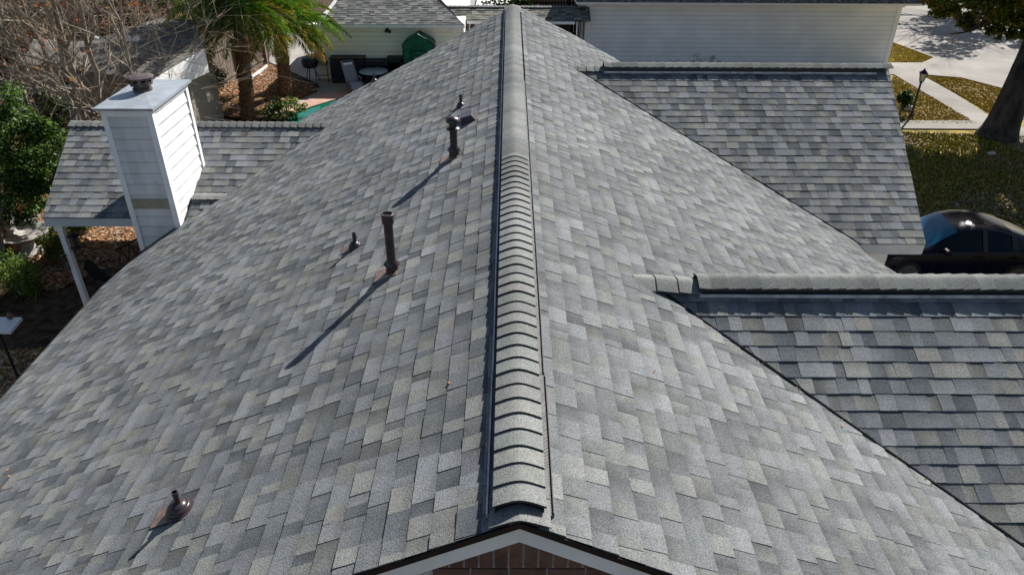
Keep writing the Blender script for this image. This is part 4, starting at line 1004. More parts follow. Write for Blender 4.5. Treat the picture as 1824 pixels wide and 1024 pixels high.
# linking low roof behind the ridge end
lk = empty('low_roof_building', (1, 36, 0), 'low shingle roofed link building behind the far end of the main ridge', 'building')
LY = 33.6; lz = atY(900, 38, LY).z; lx0 = atY(795, 38, LY).x; lx1 = atY(1012, 38, LY).x
pl3 = (Vector((0,-.4,1)), lz-.4*LY); ly1 = onp(pl3, 900, 12).y
shingles('roof', lk, (0, ly1, lz+.4*(ly1-LY)), (1,0,0), (0,-1,-.4), (ly1-LY)*math.sqrt(1.16), ([(0,lx0-4.5),(9,lx0-4.5)],[(0,lx1+1),(9,lx1+1)]), 42, matl=M_FSH, expo=.17, thick=2.4, pal=[(.1,.1,.085),(.17,.17,.14),(.23,.225,.19),(.14,.145,.12)], pw=[.2,.3,.3,.2], wmin=.2, wmax=.4)
mb = MB(); cap_row(mb, (lx0-4.5, ly1, lz+.4*(ly1-LY)), (1,0,0), (0,1,0), lx1-lx0+5.5, .15, .4, .4, expo=.2, lift=.02, facing=-1, thick=.015, seed=33); mb.build('ridge_cap', M_CAP, lk)
f_ = MB(); f_.box((lx0+.9, LY-.04, lz-.12), (lx1+.3, LY+.02, lz-.01)); f_.box((lx0+1.2, LY+.5, 0), (lx0+1.35, LY+.65, lz-.1)); f_.build('fascia', M_WHITE, lk)
f_ = MB(); f_.mesh([(lx0-4.3,LY+.02,lz-.02),(lx1+.9,LY+.02,lz-.02),(lx1+.9,ly1,lz+.4*(ly1-LY)-.02),(lx0-4.4,ly1,lz+.4*(ly1-LY)-.02),(lx0-4.4,ly1+3,lz-.1),(lx1+.9,ly1+3,lz-.1)], ((0,1,2,3),(3,2,5,4),(0,3,4),(1,5,2),(0,4,5,1))); f_.build('roof_deck', M_DECK, lk)
f_ = MB(); f_.box((lx0+1.5, LY+1.0, 0), (lx1+.2, LY+1.2, lz-.1)); f_.build('wall', mat("dark_brown_boards", (.05,.035,.028), .9, var=.3, vscale=6), lk)
# farther roof, dark fence and shrub beyond the link
fr = empty('far_house', (-3, 42, 0), 'sunlit pale roof with white rake board at the top centre edge', 'house')
q0 = atY(756, 0, 38); q1 = atY(848, 14, 38); q2 = atY(858, -40, 42); q3 = atY(740, -40, 42)
f_ = MB(); slab(f_, [q0+Vector((-2,0,0)), q1, q2, q3+Vector((-2,0,0))], .1); f_.build('roof', mat("pale_roof", (.3,.3,.3), .9, var=.2, vscale=10), fr)
f_ = MB(); f_.bar(q1+Vector((.06,0,.02)), q2+Vector((.06,0,.02)), .12, .16); f_.build('rake_board', M_WHITE, fr)
f_ = MB(); f_.box((q0.x-2, 38.3, 0), (q1.x-.1, 42, min(q0.z,q1.z)-.15)); f_.box((q1.x-.1, 38.2, 0), (q1.x+2.2, 42, q1.z-.1)); f_.build('wall', M_WHITE, fr)
p = atY(900, 4, 38.5); shrub('dark_shrub', (p.x, p.y, p.z), (1.5,.8,.7), 2200, .08, 326, DKGR, 'dark green bush at the top edge just behind the ridge end', clumps=16, trunk_r=.05)
M_DKF = mat("dark_brown_fence", (.04,.025,.022), .9, .2, var=.4, vscale=6, stretch=(6,6,.6))
M_FENCE = mat("weathered_fence_boards", (.15,.12,.1), .9, .2, col2=(.26,.22,.18), vscale=3, stretch=(5,5,.5), bump=.3, bscale=20)
M_FENCE2 = mat("orange_brown_fence_boards", (.16,.07,.03), .9, .2, col2=(.36,.17,.08), vscale=3, stretch=(5,5,.5), bump=.3, bscale=20)
def fence(name, a, b, hh, matl, label, step=.15):
    a = Vector(a); b = Vector(b); o = empty(name, (a+b)/2, label, 'fence'); d = (b-a); L_ = d.length; d.normalize(); nrm = d.cross(Vector((0,0,1)))
    bm_ = MB(); k = 0.; rs = np.random.RandomState(int(L_*10))
    while k < L_:
        p = a+d*k; h2 = hh*(1+.012*rs.randn()); q = p+d*(step-.012); off = nrm*(.004*rs.randn())
        p = p+off; q = q+off; vs = [p, q, q+Vector((0,0,h2-.04)), q-d*.03+Vector((0,0,h2)), p+d*.03+Vector((0,0,h2)), p+Vector((0,0,h2-.04))]
        bm_.mesh(vs+[x+nrm*.02 for x in vs], [(0,1,2,3,4,5),(11,10,9,8,7,6)]+[(i,i+6,(i+1)%6+6,(i+1)%6) for i in range(6)]); k += step
    bm_.build('boards', matl, o)
    pm = MB(); k = 0.
    while k <= L_: 
        p = a+d*k+nrm*.07; pm.box((p.x-.045,p.y-.045,0),(p.x+.045,p.y+.045,hh-.1)); k += 2.4
    for z in (.35, hh-.35): pm.bar(a+nrm*.04+Vector((0,0,z)), b+nrm*.04+Vector((0,0,z)), .04, .08)
    pm.build('posts_and_rails', matl, o)
    return o
a_ = atY(928, 12, 39); fence('wood_fence', (a_.x, 39, 0), (atY(1004,12,39).x+.6, 39, 0), atY(960,-8,39).z, M_DKF, 'dark brown board fence at the top edge left of the white house')
a_ = at(372, 172, 0); b_ = at(476, 116, 0); fence('wood_fence', (a_.x,a_.y,0), (b_.x,b_.y,0), 1.9, M_FENCE, 'weathered grey board fence behind the palm trunks')
a_ = at(12, 505, 0); b_ = at(84, 398, 0); fence('wood_fence', (b_.x-.1,b_.y+1.0,0), (a_.x-.5,a_.y-1.,0), 1.75, M_FENCE2, 'orange brown board fence behind the stone fountain')
wb = MB(); a_ = at(446, 141, .1); b_ = at(476, 119, .1); wb.bar(a_, b_, .05, .16); wb.bar(at(462,131,.0), at(468,140,.0)+Vector((0,0,.05)), .1, .1); tag(wb.build('white_board', M_WHITE), 'white edging board lying along the mulch bed by the grey fence', 'board')

# grey roofed neighbour at left
M_NR = mat("old_grey_shingle_roof", (.11,.105,.1), .95, .1, col2=(.2,.19,.175), vscale=4, detail=10, bump=.5, bscale=30)
nb = empty('neighbour_house', (-15, 30, 0), 'low house with worn grey roof behind the bare trees at left', 'house')
C_ = at(268, 143, 3.0); pl4 = (Vector((.03,-.14,1)), 3.0-(.14*C_.y-.03*C_.x))
pts = [onp(pl4, u, v) for u, v in ((40,112),(268,143),(362,86),(345,36),(285,32),(160,74),(60,70))]
f_ = MB(); slab(f_, pts[::1], .14); f_.build('roof', M_NR, nb)
f_ = MB(); f_.mesh([pts[1]+Vector((.03,-.02,-.03)), pts[2]+Vector((.03,.0,-.03)), pts[2]+Vector((.03,0,-.75)), pts[1]+Vector((.03,-.02,-.5)), pts[1]+Vector((-.05,0,-.03)), pts[2]+Vector((-.05,0,-.03)), pts[2]+Vector((-.05,0,-.75)), pts[1]+Vector((-.05,0,-.5))], ((3,2,1,0),(4,5,6,7),(0,1,5,4),(2,3,7,6),(1,2,6,5),(0,4,7,3)))
tag(f_.build('gable_board', M_WHITE, nb), 'bright white gable board catching the sun')
f_ = MB(); y_ = pts[0].y+.5; f_.box((pts[0].x+.3, y_, 0), (pts[1].x-.25, y_+4, min(pts[0].z, pts[1].z)-.18)); f_.build('wall', mat("beige_siding", (.34,.3,.25), .8, var=.08, vscale=4), nb)
q = atY(120, 137, y_); f_ = MB(); f_.box((q.x-.32, y_-.02, q.z-.25), (q.x+.32, y_-.003, q.z+.3)); wn = f_.build('window', M_GLASS, nb)
f_ = MB(); 
for a_, b_ in ((-.4,-.32),(.32,.4)): f_.box((q.x+a_, y_-.04, q.z-.33), (q.x+b_, y_-.002, q.z+.38))
f_.box((q.x-.32, y_-.04, q.z-.33), (q.x+.32, y_-.002, q.z-.25)); f_.box((q.x-.32, y_-.04, q.z+.3), (q.x+.32, y_-.002, q.z+.38)); f_.build('frame', M_WHITE, wn)
for u, v in ((237,72),(165,68)):
    q = onp(pl4, u, v); f_ = MB(); f_.box((-.22,-.1,.0),(.22,.1,.05), None, Matrix.Translation(q) @ Matrix.Rotation(rad(19),4,'X')); tag(f_.build('skylight', M_WHITE, nb, bevel=.02), 'small white skylight on the worn grey roof')

# ================================================================== PATIO FURNITURE
M_BLK = mat("black_frame", (.012,.012,.014), .5, .4)
M_BLUEB = mat("dark_blue_black_cover", (.012,.016,.03), .6, .3, var=.3, vscale=3)
# long black outdoor counter, two pieces and a box
def counter(u0, u1, vt, vb, Yd, label, lid):
    Y = 31.35; a = atY(u0, vb, Y); b = atY(u1, vb, Y); hh = atY(u0, vt, Y).z
    o = empty('patio_cabinet', ((a.x+b.x)/2, Y, 0), label, 'cabinet', 'dark cabinets along the cream wall'); f_ = MB(); f_.box((a.x, Y, .03), (b.x, Y+.55, hh-.05)); f_.build('body', M_BLK, o, bevel=.02)
    g_ = MB(); g_.box((a.x-.04, Y-.04, hh-.048), (b.x+.04, Y+.58, hh)); g_.build('lid', lid, o, bevel=.015)
    h_ = MB(); n = 3
    for k in range(n): x = a.x+(b.x-a.x)*(k+.5)/n; h_.box((x-.25, Y-.02, .2), (x+.25, Y-.003, hh-.16))
    h_.build('door_panel', M_BLUEB, o); return o
counter(592, 650, 104, 143, .8, 'taller black cabinet behind the reclining chair', M_BLK)
counter(652, 690, 110, 141, .7, 'middle low dark cabinet along the cream wall', M_BLUEB)
counter(692, 716, 105, 139, .7, 'dark blue storage box next to the green greenhouse', M_BLUEB)
# green greenhouse tent
Y = 31.1; a = atY(719, 110, Y); b = atY(774, 110, Y); zt2 = atY(745, 62, Y).z; zs = atY(720, 80, Y).z; x0g, x1g = a.x, b.x; xm = (x0g+x1g)/2
o = empty('greenhouse_tent', (xm, Y, 0), 'green mesh covered greenhouse tent against the cream wall', 'greenhouse')
M_GRN = mat("green_cover", (.0,.075,.04), .5, .3, col2=(.004,.13,.07), vscale=3)
f_ = MB(); prof = [(x0g,.03),(x0g,zs),(x0g+.12,zs+.12),(xm,zt2),(x1g-.12,zs+.12),(x1g,zs),(x1g,.03)]; n = len(prof)
f_.mesh([(x,Y,z) for x, z in prof]+[(x,Y+.8,z) for x, z in prof], [tuple(range(n)), tuple(range(2*n-1,n-1,-1))]+[(i+1,i,i+n,i+n+1) for i in range(n-1)]); f_.build('cover', M_GRN, o)
g_ = MB()
for (xa, za), (xb, zb_) in zip(prof, prof[1:]): g_.bar((xa,Y-.015,za),(xb,Y-.015,zb_),.04)
xa, xb = x0g+.35, x1g-.35; zd = zs-.25
for p, q in (((xa,Y-.02,.1),(xa,Y-.02,zd)),((xb,Y-.02,.1),(xb,Y-.02,zd)),((xa,Y-.02,zd),(xb,Y-.02,zd)),((xa+.1,Y-.02,zd-.2),(xb-.1,Y-.02,zd-.2))): g_.bar(p, q, .035)
g_.build('frame', mat("dark_green_trim", (.0,.03,.022), .5), o)
# reclining chair
c0 = at(634, 165, .03); o = empty('reclining_chair', c0, 'grey mesh zero gravity recliner on the patio', 'chair')
M_MESH = mat("grey_chair_fabric", (.24,.24,.27), .7, .2, var=.15, vscale=8); M_CH = mat("light_chair_frame", (.25,.25,.26), .35, .5, metal=.5)
T = Matrix.Translation(c0) @ Matrix.Rotation(rad(28), 4, 'Z') @ Matrix.Scale(.9, 4)
def tp(x, y, z): return T @ Vector((x, y, z))
f_ = MB(); f_.mesh([tp(-.25,.95,1.15),tp(.25,.95,1.15),tp(.25,.35,.42),tp(-.25,.35,.42),tp(-.25,.97,1.13),tp(.25,.97,1.13),tp(.25,.38,.4),tp(-.25,.38,.4)], ((0,3,2,1),(4,5,6,7),(0,1,5,4),(1,2,6,5),(3,0,4,7))); f_.build('backrest', M_MESH, o)
f_ = MB(); f_.mesh([tp(-.25,.35,.42),tp(.25,.35,.42),tp(.25,-.15,.48),tp(-.25,-.15,.48),tp(-.25,-.55,.25),tp(.25,-.55,.25),tp(-.25,.35,.4),tp(.25,.35,.4),tp(.25,-.15,.46),tp(-.25,-.15,.46)], ((0,3,2,1),(3,4,5,2),(6,7,8,9))); f_.build('seat', M_MESH, o)
f_ = MB(); f_.box((-.2,-.03,-.05),(.2,.03,.05), None, T @ Matrix.Translation((0,.86,1.08)) @ Matrix.Rotation(rad(40),4,'X')); f_.build('headrest', M_WHITE, o)
f_ = MB()
for sx in (-.28, .28):
    f_.tube([tp(sx,.98,1.2),tp(sx,.35,.42),tp(sx,-.15,.5),tp(sx,-.58,.22)], .018, 6); f_.tube([tp(sx,.5,0),tp(sx,-.1,.62),tp(sx,.3,.66)], .016, 6); f_.tube([tp(sx,-.35,0),tp(sx,.45,.55)], .016, 6); f_.tube([tp(sx,.3,.66),tp(sx,-.12,.64)], .03, 6)
for y, z in ((.98,1.2),(-.58,.22),(.5,.02),(-.35,.02)): f_.tube([tp(-.28,y,z),tp(.28,y,z)], .016, 6)
f_.build('frame', M_CH, o)
# round glass table
c1 = at(668, 156, .03); o = empty('round_table', c1, 'round glass patio table right of the recliner', 'table'); f_ = MB(); f_.lathe([(.0,.66),(.58,.66),(.6,.675),(.58,.69),(0,.69)], 28, Matrix.Translation(c1)); f_.build('tabletop', M_GALV, o, smooth=True)
for k in range(4):
    a_ = k*1.57+.6; f_ = MB(); f_.tube([c1+Vector((.5*math.cos(a_),.5*math.sin(a_),0)), c1+Vector((.3*math.cos(a_),.3*math.sin(a_),.4)), c1+Vector((.42*math.cos(a_),.42*math.sin(a_),.66))], .018, 6); f_.build('leg', M_BLK, o)
# bar stool
c2 = at(577, 143, .03); o = empty('bar_stool', c2, 'tall bar stool with tan backrest left of the black cabinets', 'stool'); M_WICK = mat("tan_wicker", (.3,.25,.17), .8, var=.3, vscale=30)
f_ = MB(); f_.box((c2.x-.24,c2.y-.24,.72),(c2.x+.24,c2.y+.24,.78)); f_.build('seat', M_WICK, o, bevel=.02)
f_ = MB(); f_.box((c2.x-.26,c2.y-.26,.95),(c2.x+.26,c2.y-.22,1.22)); f_.build('backrest', M_WICK, o, bevel=.02)
for sx in (-.24,.24):
    for sy in (-.24,.24): f_ = MB(); f_.tube([(c2.x+sx*1.1,c2.y+sy*1.1,.03),(c2.x+sx,c2.y+sy,.72 if sy > 0 else 1.2)], .016, 6); f_.build('leg', M_BLK, o)
f_ = MB()
for z in (.3,): f_.tube([(c2.x-.25,c2.y-.25,z),(c2.x+.25,c2.y-.25,z),(c2.x+.25,c2.y+.25,z),(c2.x-.25,c2.y+.25,z),(c2.x-.25,c2.y-.25,z)], .012, 6)
f_.build('footrest', M_BLK, o)
c3 = at(556, 145, .03); o = empty('barbecue_grill', c3, 'dark round barbecue under the palm fronds by the stool', 'barbecue'); f_ = MB(); f_.lathe([(.1,.55),(.3,.62),(.36,.8),(.35,.84),(.3,1.0),(.0,1.08)], 18, Matrix.Translation(c3)); f_.build('lid', M_BLK, o, smooth=True)
for k in range(3): a_ = k*2.09; f_ = MB(); f_.tube([c3+Vector((.35*math.cos(a_),.35*math.sin(a_),0)), c3+Vector((.15*math.cos(a_),.15*math.sin(a_),.6))], .018, 6); f_.build('leg', M_BLK, o)

# ================================================================== LEFT YARD THINGS
M_STONE = mat("pale_cast_stone", (.3,.29,.27), .85, .2, col2=(.48,.46,.43), vscale=6, detail=6, bump=.2, bscale=30)
def bowl(mb_, c, r_, h_, lobes=0, M=None):
    n = 32; prof = [(.25,0),(.3,h_*.1),(.75,h_*.5),(1.,h_*.95),(1.,h_),(.9,h_),(.7,h_*.62),(.0,h_*.45)]; vs = []; fs = []
    for q, z in prof:
        for k in range(n):
            a = 6.28318*k/n; rr = r_*q*(1+(.05*math.cos(lobes*a) if q > .7 else 0)); p = Vector((rr*math.cos(a), rr*math.sin(a), z)); vs.append(Vector(c)+(M @ p if M else p))
    for i in range(len(prof)-1):
        for k in range(n): fs.append((i*n+k, i*n+(k+1) % n, (i+1)*n+(k+1) % n, (i+1)*n+k))
    mb_.mesh(vs, fs)
fp = at(54, 452, 0.)
o = empty('stone_fountain', fp, 'pale stone tiered fountain between the boxwoods and the orange fence', 'fountain')
f_ = MB(); f_.lathe([(.3,0),(.32,.08),(.2,.14),(.16,.3),(.2,.42)], 18, Matrix.Translation(fp)); f_.build('pedestal', M_STONE, o, smooth=True)
f_ = MB(); bowl(f_, fp+Vector((0,0,.38)), .62, .24, 10); f_.build('basin', M_STONE, o, smooth=True)
f_ = MB(); f_.lathe([(.2,0),(.24,.06),(.14,.12),(.22,.2),(.12,.28),(.18,.34),(.08,.44),(.1,.5),(.0,.6)], 16, Matrix.Translation(fp+Vector((-.28,.12,.52)))); f_.build('finial', M_STONE, o, smooth=True)
f_ = MB(); bowl(f_, fp+Vector((.16,-.02,.6)), .27, .15, 8, Matrix.Rotation(rad(14),3,'X')); tag(f_.build('stone_bowl', M_STONE, None, smooth=True), 'scalloped stone bowl of dry leaves resting in front of the fountain basin', 'bowl')
f_ = MB(); bowl(f_, fp+Vector((.02,.36,.68)), .27, .15, 8, Matrix.Rotation(rad(-8),3,'X')); tag(f_.build('stone_bowl', M_STONE, None, smooth=True), 'second stone bowl, tilted behind at the back of the fountain', 'bowl')
# white topped pedestal table at the left edge, with a small ornament
tz = 2.6; A_ = at(18, 590, tz); B_ = at(39, 565, tz)
q = [at(-60,590,tz), A_, B_, at(-34,564,tz)]; M_TT = mat("white_tabletop", (.75,.74,.72), .5, .3, var=.04, vscale=5)
c_ = (q[0]+q[1]+q[2]+q[3])/4
o = empty('bird_table', (c_.x, c_.y, 0), 'white flat bird table on a dark pole at the left edge', 'bird table')
f_ = MB(); slab(f_, q[::1], .05); f_.build('tabletop', M_TT, o)
f_ = MB(); f_.tube([(c_.x,c_.y,0),(c_.x,c_.y,tz-.06)], .022, 10); f_.lathe([(.2,0),(.2,.03),(.05,.06)], 14, Matrix.Translation((c_.x,c_.y,.0))); f_.build('pole', M_BLK, o)
p = at(19, 567, tz+.001); f_ = MB(); f_.lathe([(.02,0),(.04,.012),(.048,.045),(.035,.08),(.012,.095),(.018,.105),(0,.12)], 14, Matrix.Translation(p)); tag(f_.build('ornament', mat("brown_terracotta", (.16,.09,.06), .7), None, smooth=True), 'small brown ornament standing on the white bird table', 'ornament')
# metal patio chair in the shade by the house
def metal_chair(u, v, rz, label):
    c = at(u, v, .03); o = empty('metal_chair', c, label, 'chair', 'dark metal chairs in the patio shade'); T = Matrix.Translation(c) @ Matrix.Rotation(rz, 4, 'Z')
    P3 = lambda x, y, z: T @ Vector((x, y, z))
    f_ = MB(); vs = [P3(-.22,.24,.45), P3(.22,.24,.45), P3(.24,.36,.8), P3(.1,.4,1.05), P3(0,.41,1.1), P3(-.1,.4,1.05), P3(-.24,.36,.8)]
    f_.mesh(vs+[p_+Vector((0,0,0))+(T.to_3x3() @ Vector((0,.02,0))) for p_ in vs], [(0,1,2,3,4,5,6),(13,12,11,10,9,8,7)]+[(i,i+7,(i+1)%7+7,(i+1)%7) for i in range(7)]); f_.build('backrest', M_BLK, o)
    f_ = MB(); f_.box((-.24,-.24,.42),(.24,.24,.46), None, T); f_.build('seat', M_BLK, o, bevel=.01)
    for sx in (-.22,.22):
        f_ = MB(); f_.tube([P3(sx,.22,.8),P3(sx*1.25,.0,.68),P3(sx*1.25,-.24,.66),P3(sx,-.22,.42)], .014, 6); f_.build('armrest', M_BLK, o)
        for sy in (-.22,.22): f_ = MB(); f_.tube([P3(sx*1.1,sy*1.15,0),P3(sx,sy,.42)], .014, 6); f_.build('leg', M_BLK, o)
    return o
metal_chair(205, 520, rad(165), 'dark metal armchair with pointed back, just left of the chimney foot')
rl = MB(); q0 = at(196, 492, .5); q1 = at(252, 462, .5)
rust = mat("rusty_wood", (.16,.09,.05), .8, var=.3, vscale=8)
o = empty('low_bench', (q0.x, q0.y, 0), 'low wood and iron bench behind the metal armchair', 'bench')
f_ = MB(); 
for k in range(3): f_.bar(q0+Vector((0,.16*k,0)), q1+Vector((0,.16*k,0)), .12, .03)
f_.build('seat', rust, o); f_ = MB(); f_.bar(q0+Vector((0,.5,.4)), q1+Vector((0,.5,.4)), .04); f_.bar(q0+Vector((0,.5,.0)), q1+Vector((0,.5,.0)), .03)
for k in range(7): a_ = q0.lerp(q1, k/7.)+Vector((0,.5,0)); b2 = q0.lerp(q1, (k+1)/7.)+Vector((0,.5,0)); f_.bar(a_, b2+Vector((0,0,.4)) if k % 2 == 0 else b2, .02); f_.bar(a_+Vector((0,0,.4)), b2 if k % 2 else b2+Vector((0,0,.4)), .02)
f_.build('backrest', M_BLK, o)
for q_ in (q0, q1):
    for d in (0,.4): f_ = MB(); f_.tube([(q_.x,q_.y+d,0),(q_.x,q_.y+d,.5)], .02, 6); f_.build('leg', M_BLK, o)
# hanging feeder and chime at the patio roof corner
def hang(u, v, Y, L_, label, name, cat):
    p = atY(u, v, Y); o = empty(name, p, label, cat); f_ = MB(); f_.tube([p, (p.x, p.y, wz(YL,ZL,yle)-.15)], .004, 4); f_.build('cord', M_BLK, o)
    f_ = MB(); f_.lathe([(.0,.02),(.09,-.02),(.05,-.04),(.05,-L_+.04),(.09,-L_+.03),(.09,-L_),(0,-L_)], 14, Matrix.Translation(p)); f_.build('body', M_DARK, o, smooth=True)
hang(129, 418, yle+.05, .24, 'dark hanging bird feeder right of the white post', 'bird_feeder', 'bird feeder')
c_ = atY(113, 455, yle+.05); o = empty('wind_chime', c_, 'wind chime of thin tubes hanging by the white post', 'wind chime'); f_ = MB(); f_.lathe([(0,.02),(.05,.0),(.05,-.01),(0,-.01)], 12, Matrix.Translation(c_)); f_.tube([c_, (c_.x, c_.y, wz(YL,ZL,yle)-.15)], .003, 4); f_.build('top_disc', M_DARK, o)
for k in range(5): a_ = k*1.256; f_ = MB(); f_.tube([c_+Vector((.04*math.cos(a_),.04*math.sin(a_),-.03)), c_+Vector((.04*math.cos(a_),.04*math.sin(a_),-.25-.03*k))], .006, 6); f_.build('chime_tube', M_RAIL, o)

# ================================================================== RIGHT YARD THINGS
lb_ = at(1622, 210, 0.); lt = atY(1645, 121, lb_.y).z; o = empty('lamp_post', lb_, 'black lantern lamp post beside the curved path', 'lamp post')
f_ = MB(); f_.tube([lb_, lb_+Vector((0,0,lt-.5))], [.045,.035], 10); f_.lathe([(.1,0),(.09,.1),(.05,.16),(.05,.3)], 12, Matrix.Translation(lb_)); f_.lathe([(.06,-.03),(.05,.0)], 10, Matrix.Translation(lb_+Vector((0,0,lt-.52)))); f_.build('post', M_DARK, o)
f_ = MB(); T_ = Matrix.Translation(lb_+Vector((0,0,lt-.5))) @ Matrix.Rotation(rad(20),4,'Z'); f_.lathe([(.085,.02),(.155,.3)], 4, T_); f_.build('glass', mat("frosted_lamp_glass", (.5,.46,.4), .3, .5), o)
f_ = MB(); f_.lathe([(.0,.48),(.03,.46),(.05,.42),(.1,.38),(.21,.3),(.0,.3)], 4, T_); f_.lathe([(.1,.0),(.1,.02),(.0,.02)], 4, T_)
for k in range(4):
    a_ = rad(20)+k*math.pi/2; b0 = lb_+Vector((0,0,lt-.5)); f_.bar(b0+Vector((.095*math.cos(a_),.095*math.sin(a_),.02)), b0+Vector((.165*math.cos(a_),.165*math.sin(a_),.3)), .02)
f_.build('lantern_frame', M_BLK, o)
def rock(u, v, r_, seed, label, col=(.3,.28,.27)):
    rs = np.random.RandomState(seed); p = at(u, v, r_*.35); f_ = MB(); prof = []
    n = 14; vs = []; fs = []; m_ = 8
    for i in range(m_+1):
        th = math.pi*i/m_
        for k in range(n):
            a = 6.283*k/n; q = r_*(1+.14*math.sin(3*a+seed)+.1*math.cos(2*th+a)); vs.append(p+Vector((q*math.sin(th)*math.cos(a), q*.8*math.sin(th)*math.sin(a), .6*q*math.cos(th))))
    for i in range(m_):
        for k in range(n): fs.append((i*n+k, i*n+(k+1) % n, (i+1)*n+(k+1) % n, (i+1)*n+k))
    f_.mesh(vs, fs); tag(f_.build('rock', mat('rock_%s' % seed, col, .9, var=.2, vscale=10), None, smooth=True), label, 'rock')
rock(1617, 193, .26, 1, 'rounded grey rock left of the lamp post foot')
rock(1766, 274, .13, 2, 'small pale round stone in the litter below the oak', (.5,.48,.46))

# ------------------------------------------------------------------ car
fw = at(1614, 483, .34); rw = at(1808, 488, .34)
ang = math.atan2(rw.y-fw.y, rw.x-fw.x); WB = (rw-fw).length; S = WB/2.93
car = empty('parked_car', fw, 'glossy dark blue coupe-backed car parked on the right by the oak', 'car')
CT = Matrix.Translation((fw.x, fw.y, 0)) @ Matrix.Rotation(ang, 4, 'Z') @ Matrix.Scale(S, 4) @ Matrix.Translation((-.95, .9, 0))
# local: x from front bumper (0) to tail (4.85), y=-.98 near side .. +.98
M_PAINT = mat("dark_blue_car_paint", (.002,.003,.01), .22, .2); M_CGL = mat("car_glass", (.002,.003,.006), .04, .25); M_TYRE = mat("tyre_rubber", (.01,.01,.01), .9); M_RIM = mat("alloy_rim", (.16,.16,.17), .3, .5, metal=.8)
st = [  # x, half width, z bottom, z belt, z top centre, roof half width
 (0.0,.62,.42,.62,.64,.5),(.06,.78,.28,.74,.78,.6),(.25,.9,.22,.84,.9,.68),(.6,.97,.22,.93,.99,.74),(1.0,.98,.3,.98,1.05,.76),(1.35,.98,.25,1.02,1.1,.76),
 (1.6,.98,.25,1.05,1.25,.7),(1.85,.98,.25,1.06,1.42,.66),(2.1,.98,.25,1.07,1.56,.63),(2.4,.98,.25,1.08,1.63,.62),(2.8,.98,.25,1.09,1.65,.62),(3.2,.98,.25,1.1,1.61,.62),
 (3.6,.98,.25,1.12,1.52,.62),(4.0,.97,.3,1.13,1.39,.63),(4.35,.95,.3,1.12,1.26,.65),(4.6,.9,.3,1.08,1.15,.68),(4.75,.82,.35,.95,1.0,.66),(4.83,.7,.45,.75,.8,.55)]
def sect(x, w_, zb_, zl_, zt_, rw_):
    return [(x, w_*.88, zb_), (x, w_, zb_+.12), (x, w_*1.0, (zb_+zl_)/2+.06), (x, w_*.985, zl_-.06), (x, w_*.95, zl_), (x, max(rw_, .0)*1.02, zt_-.07 if zt_-zl_ > .15 else zl_+(zt_-zl_)*.7), (x, rw_*.85, zt_-.02), (x, rw_*.4, zt_), (x, 0, zt_+.004)]
st = [((.95-(.95-a[0])*.6) if a[0] < .95 else a[0],)+tuple(a[1:]) for a in st]
H = [sect(*s__) for s__ in st]
body = MB(); glass = MB(); trim = MB()
full = []
for h_ in H: full.append([CT @ Vector((p[0], -p[1], p[2])) for p in h_]+[CT @ Vector((p[0], p[1], p[2])) for p in h_[-2::-1]])
nn_ = len(full[0])
def cpt(i, j): return full[i][j]
bv = [p for r_ in full for p in r_]; bf = []; gf = []; wf = []
for i in range(len(full)-1):
    for j in range(nn_-1):
        f = (i*nn_+j, (i+1)*nn_+j, (i+1)*nn_+j+1, i*nn_+j+1)
        xm_ = (st[i][0]+st[i+1][0])/2; side = j in (4, nn_-2-4); topp = 5 <= j <= nn_-2-5
        is_g = (side and 1.6 <= st[i][0] and st[i+1][0] <= 4.05) or (topp and 1.3 < st[i][0] and st[i+1][0] <= 2.12) or (topp and st[i][0] >= 3.55 and st[i+1][0] <= 4.4)
        (wf if (is_g and topp and st[i][0] < 2.2) else gf if is_g else bf).append(f)
body.mesh(bv, bf+[tuple(range(nn_)), tuple((len(full)-1)*nn_+k for k in range(nn_-1, -1, -1))]); glass.mesh(bv, gf)
bo_ = body.build('body', M_PAINT, car); go_ = glass.build('window_glass', M_CGL, car)
ws_ = MB(); ws_.mesh(bv, wf); wo_ = ws_.build('windscreen', mat('windscreen_sky_blue', (.003,.07,.14), .05, .5), car)  # sky reflection painted in as the blue base colour
for ob in (bo_, go_, wo_):
    ob.data.polygons.foreach_set('use_smooth', [True]*len(ob.data.polygons))
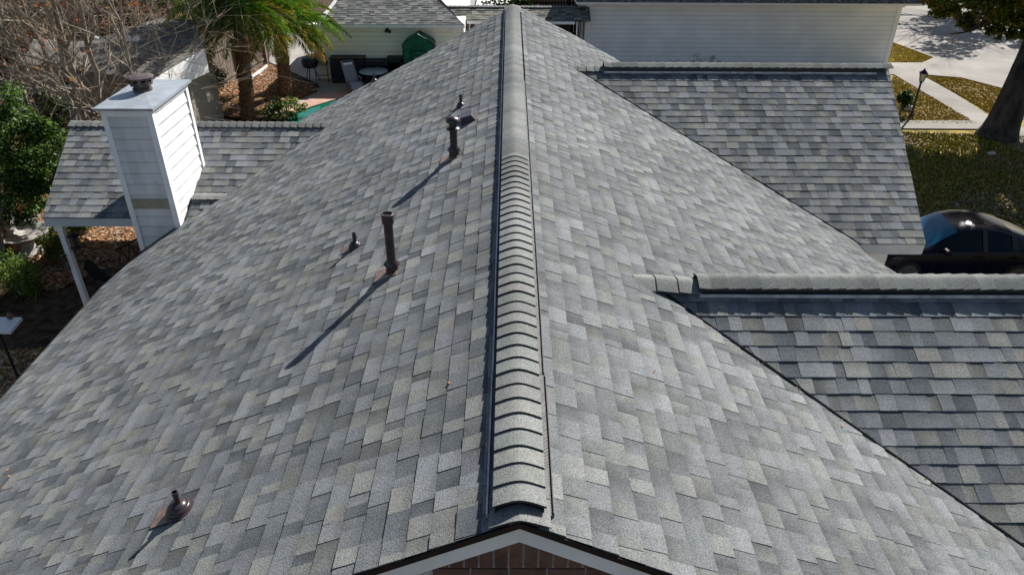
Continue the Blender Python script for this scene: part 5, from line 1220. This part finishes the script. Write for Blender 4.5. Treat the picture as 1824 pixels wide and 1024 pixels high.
# door pillars and trim
def cl(x, y, z): return CT @ Vector((x, y, z))
for x0_, x1_ in ((2.78, 2.9), (3.58, 3.74)):
    trim = MB(); trim.mesh([cl(x0_,-.965,1.07),cl(x1_,-.965,1.07),cl(x1_-.04,-.665,1.585 if x0_ < 3 else 1.44),cl(x0_-.04,-.665,1.59 if x0_ < 3 else 1.46)], ((0,1,2,3),)); trim.build('door_pillar', M_BLK, car)
pass
for hx in (2.55, 3.5): trim = MB(); trim.bar(cl(hx,-.99,.93), cl(hx+.24,-.99,.94), .03, .03); trim.build('door_handle', M_PAINT, car)
for dx in (1.55, 2.82, 3.65): trim = MB(); trim.bar(cl(dx,-.985,.35), cl(dx,-.985,1.02), .008, .006); trim.build('door_seam', M_BLK, car)
for sg in (-1, 1):
    f_ = MB(); f_.box((-.09,-.11,-.07),(.09,.11,.07), None, CT @ Matrix.Translation((1.78, sg*1.05, 1.1))); f_.build('side_mirror', M_PAINT, car, bevel=.03)
    f_ = MB(); f_.mesh([cl(.42,sg*.5,.77),cl(.56,sg*.86,.86),cl(.52,sg*.9,.72),cl(.4,sg*.6,.66)], ((0,1,2,3),)); f_.build('headlight', M_CGL, car)
    f_ = MB(); f_.box((4.6,min(sg*.5,sg*.86),.86),(4.74,max(sg*.5,sg*.86),.98), None, CT); f_.build('tail_light', mat("red_lens", (.2,.005,.005), .3), car)
for wx in (.95, 3.88):
    for sg in (-1, 1):
        W_ = CT @ Matrix.Translation((wx, sg*.88, .37)) @ Matrix.Rotation(rad(90)*(1 if sg < 0 else -1), 4, 'X')
        f_ = MB(); f_.lathe([(.26,-.1),(.34,-.12),(.37,-.08),(.37,.08),(.34,.13),(.27,.13),(.26,.1)], 28, W_); wh = f_.build('wheel', M_TYRE, car, smooth=True)
        f_ = MB(); f_.lathe([(.27,.125),(.25,.125),(.245,.05),(.0,.04)], 28, W_)
        for k in range(10):
            a_ = k*.6283; f_.bar(W_ @ Vector((.04*math.cos(a_),.04*math.sin(a_),.1)), W_ @ Vector((.255*math.cos(a_+.12),.255*math.sin(a_+.12),.12)), .022)
        f_.lathe([(.0,.125),(.05,.12),(.055,.09)], 12, W_); f_.build('rim', M_RIM, wh)
# a few fallen leaves on the shingles
rs = np.random.RandomState(4); f_ = MB()
for u, v, pl in ((1042,360,PR),(14,838,PL),(18,850,PL),(8,870,PL),(800,685,PL),(1165,665,PR),(1046,352,PR),(430,312,PL),(1500,760,PR),(680,320,PL)):
    leaf_quad(f_, onp(pl, u, v)+Vector((0,0,.018)), .016, rs, (.35,.16,.07), .6)
for yw, zw, ye in ((Y1,Z1,8.9),(Y2,Z2,2.6)):
    for k in range(26):
        t = rs.rand(); y = ye+(yw-.3-ye)*t; x = vx(1,yw,zw,y)-.02-.16*rs.rand()**2; leaf_quad(f_, (x, y, PRz(x)+.014), .007+.006*rs.rand(), rs, [(.16,.11,.07),(.3,.22,.15),(.08,.06,.04)][rs.randint(3)], .6)
tag(f_.build('fallen_leaves', M_LEAF), None, None, None, 'stuff')
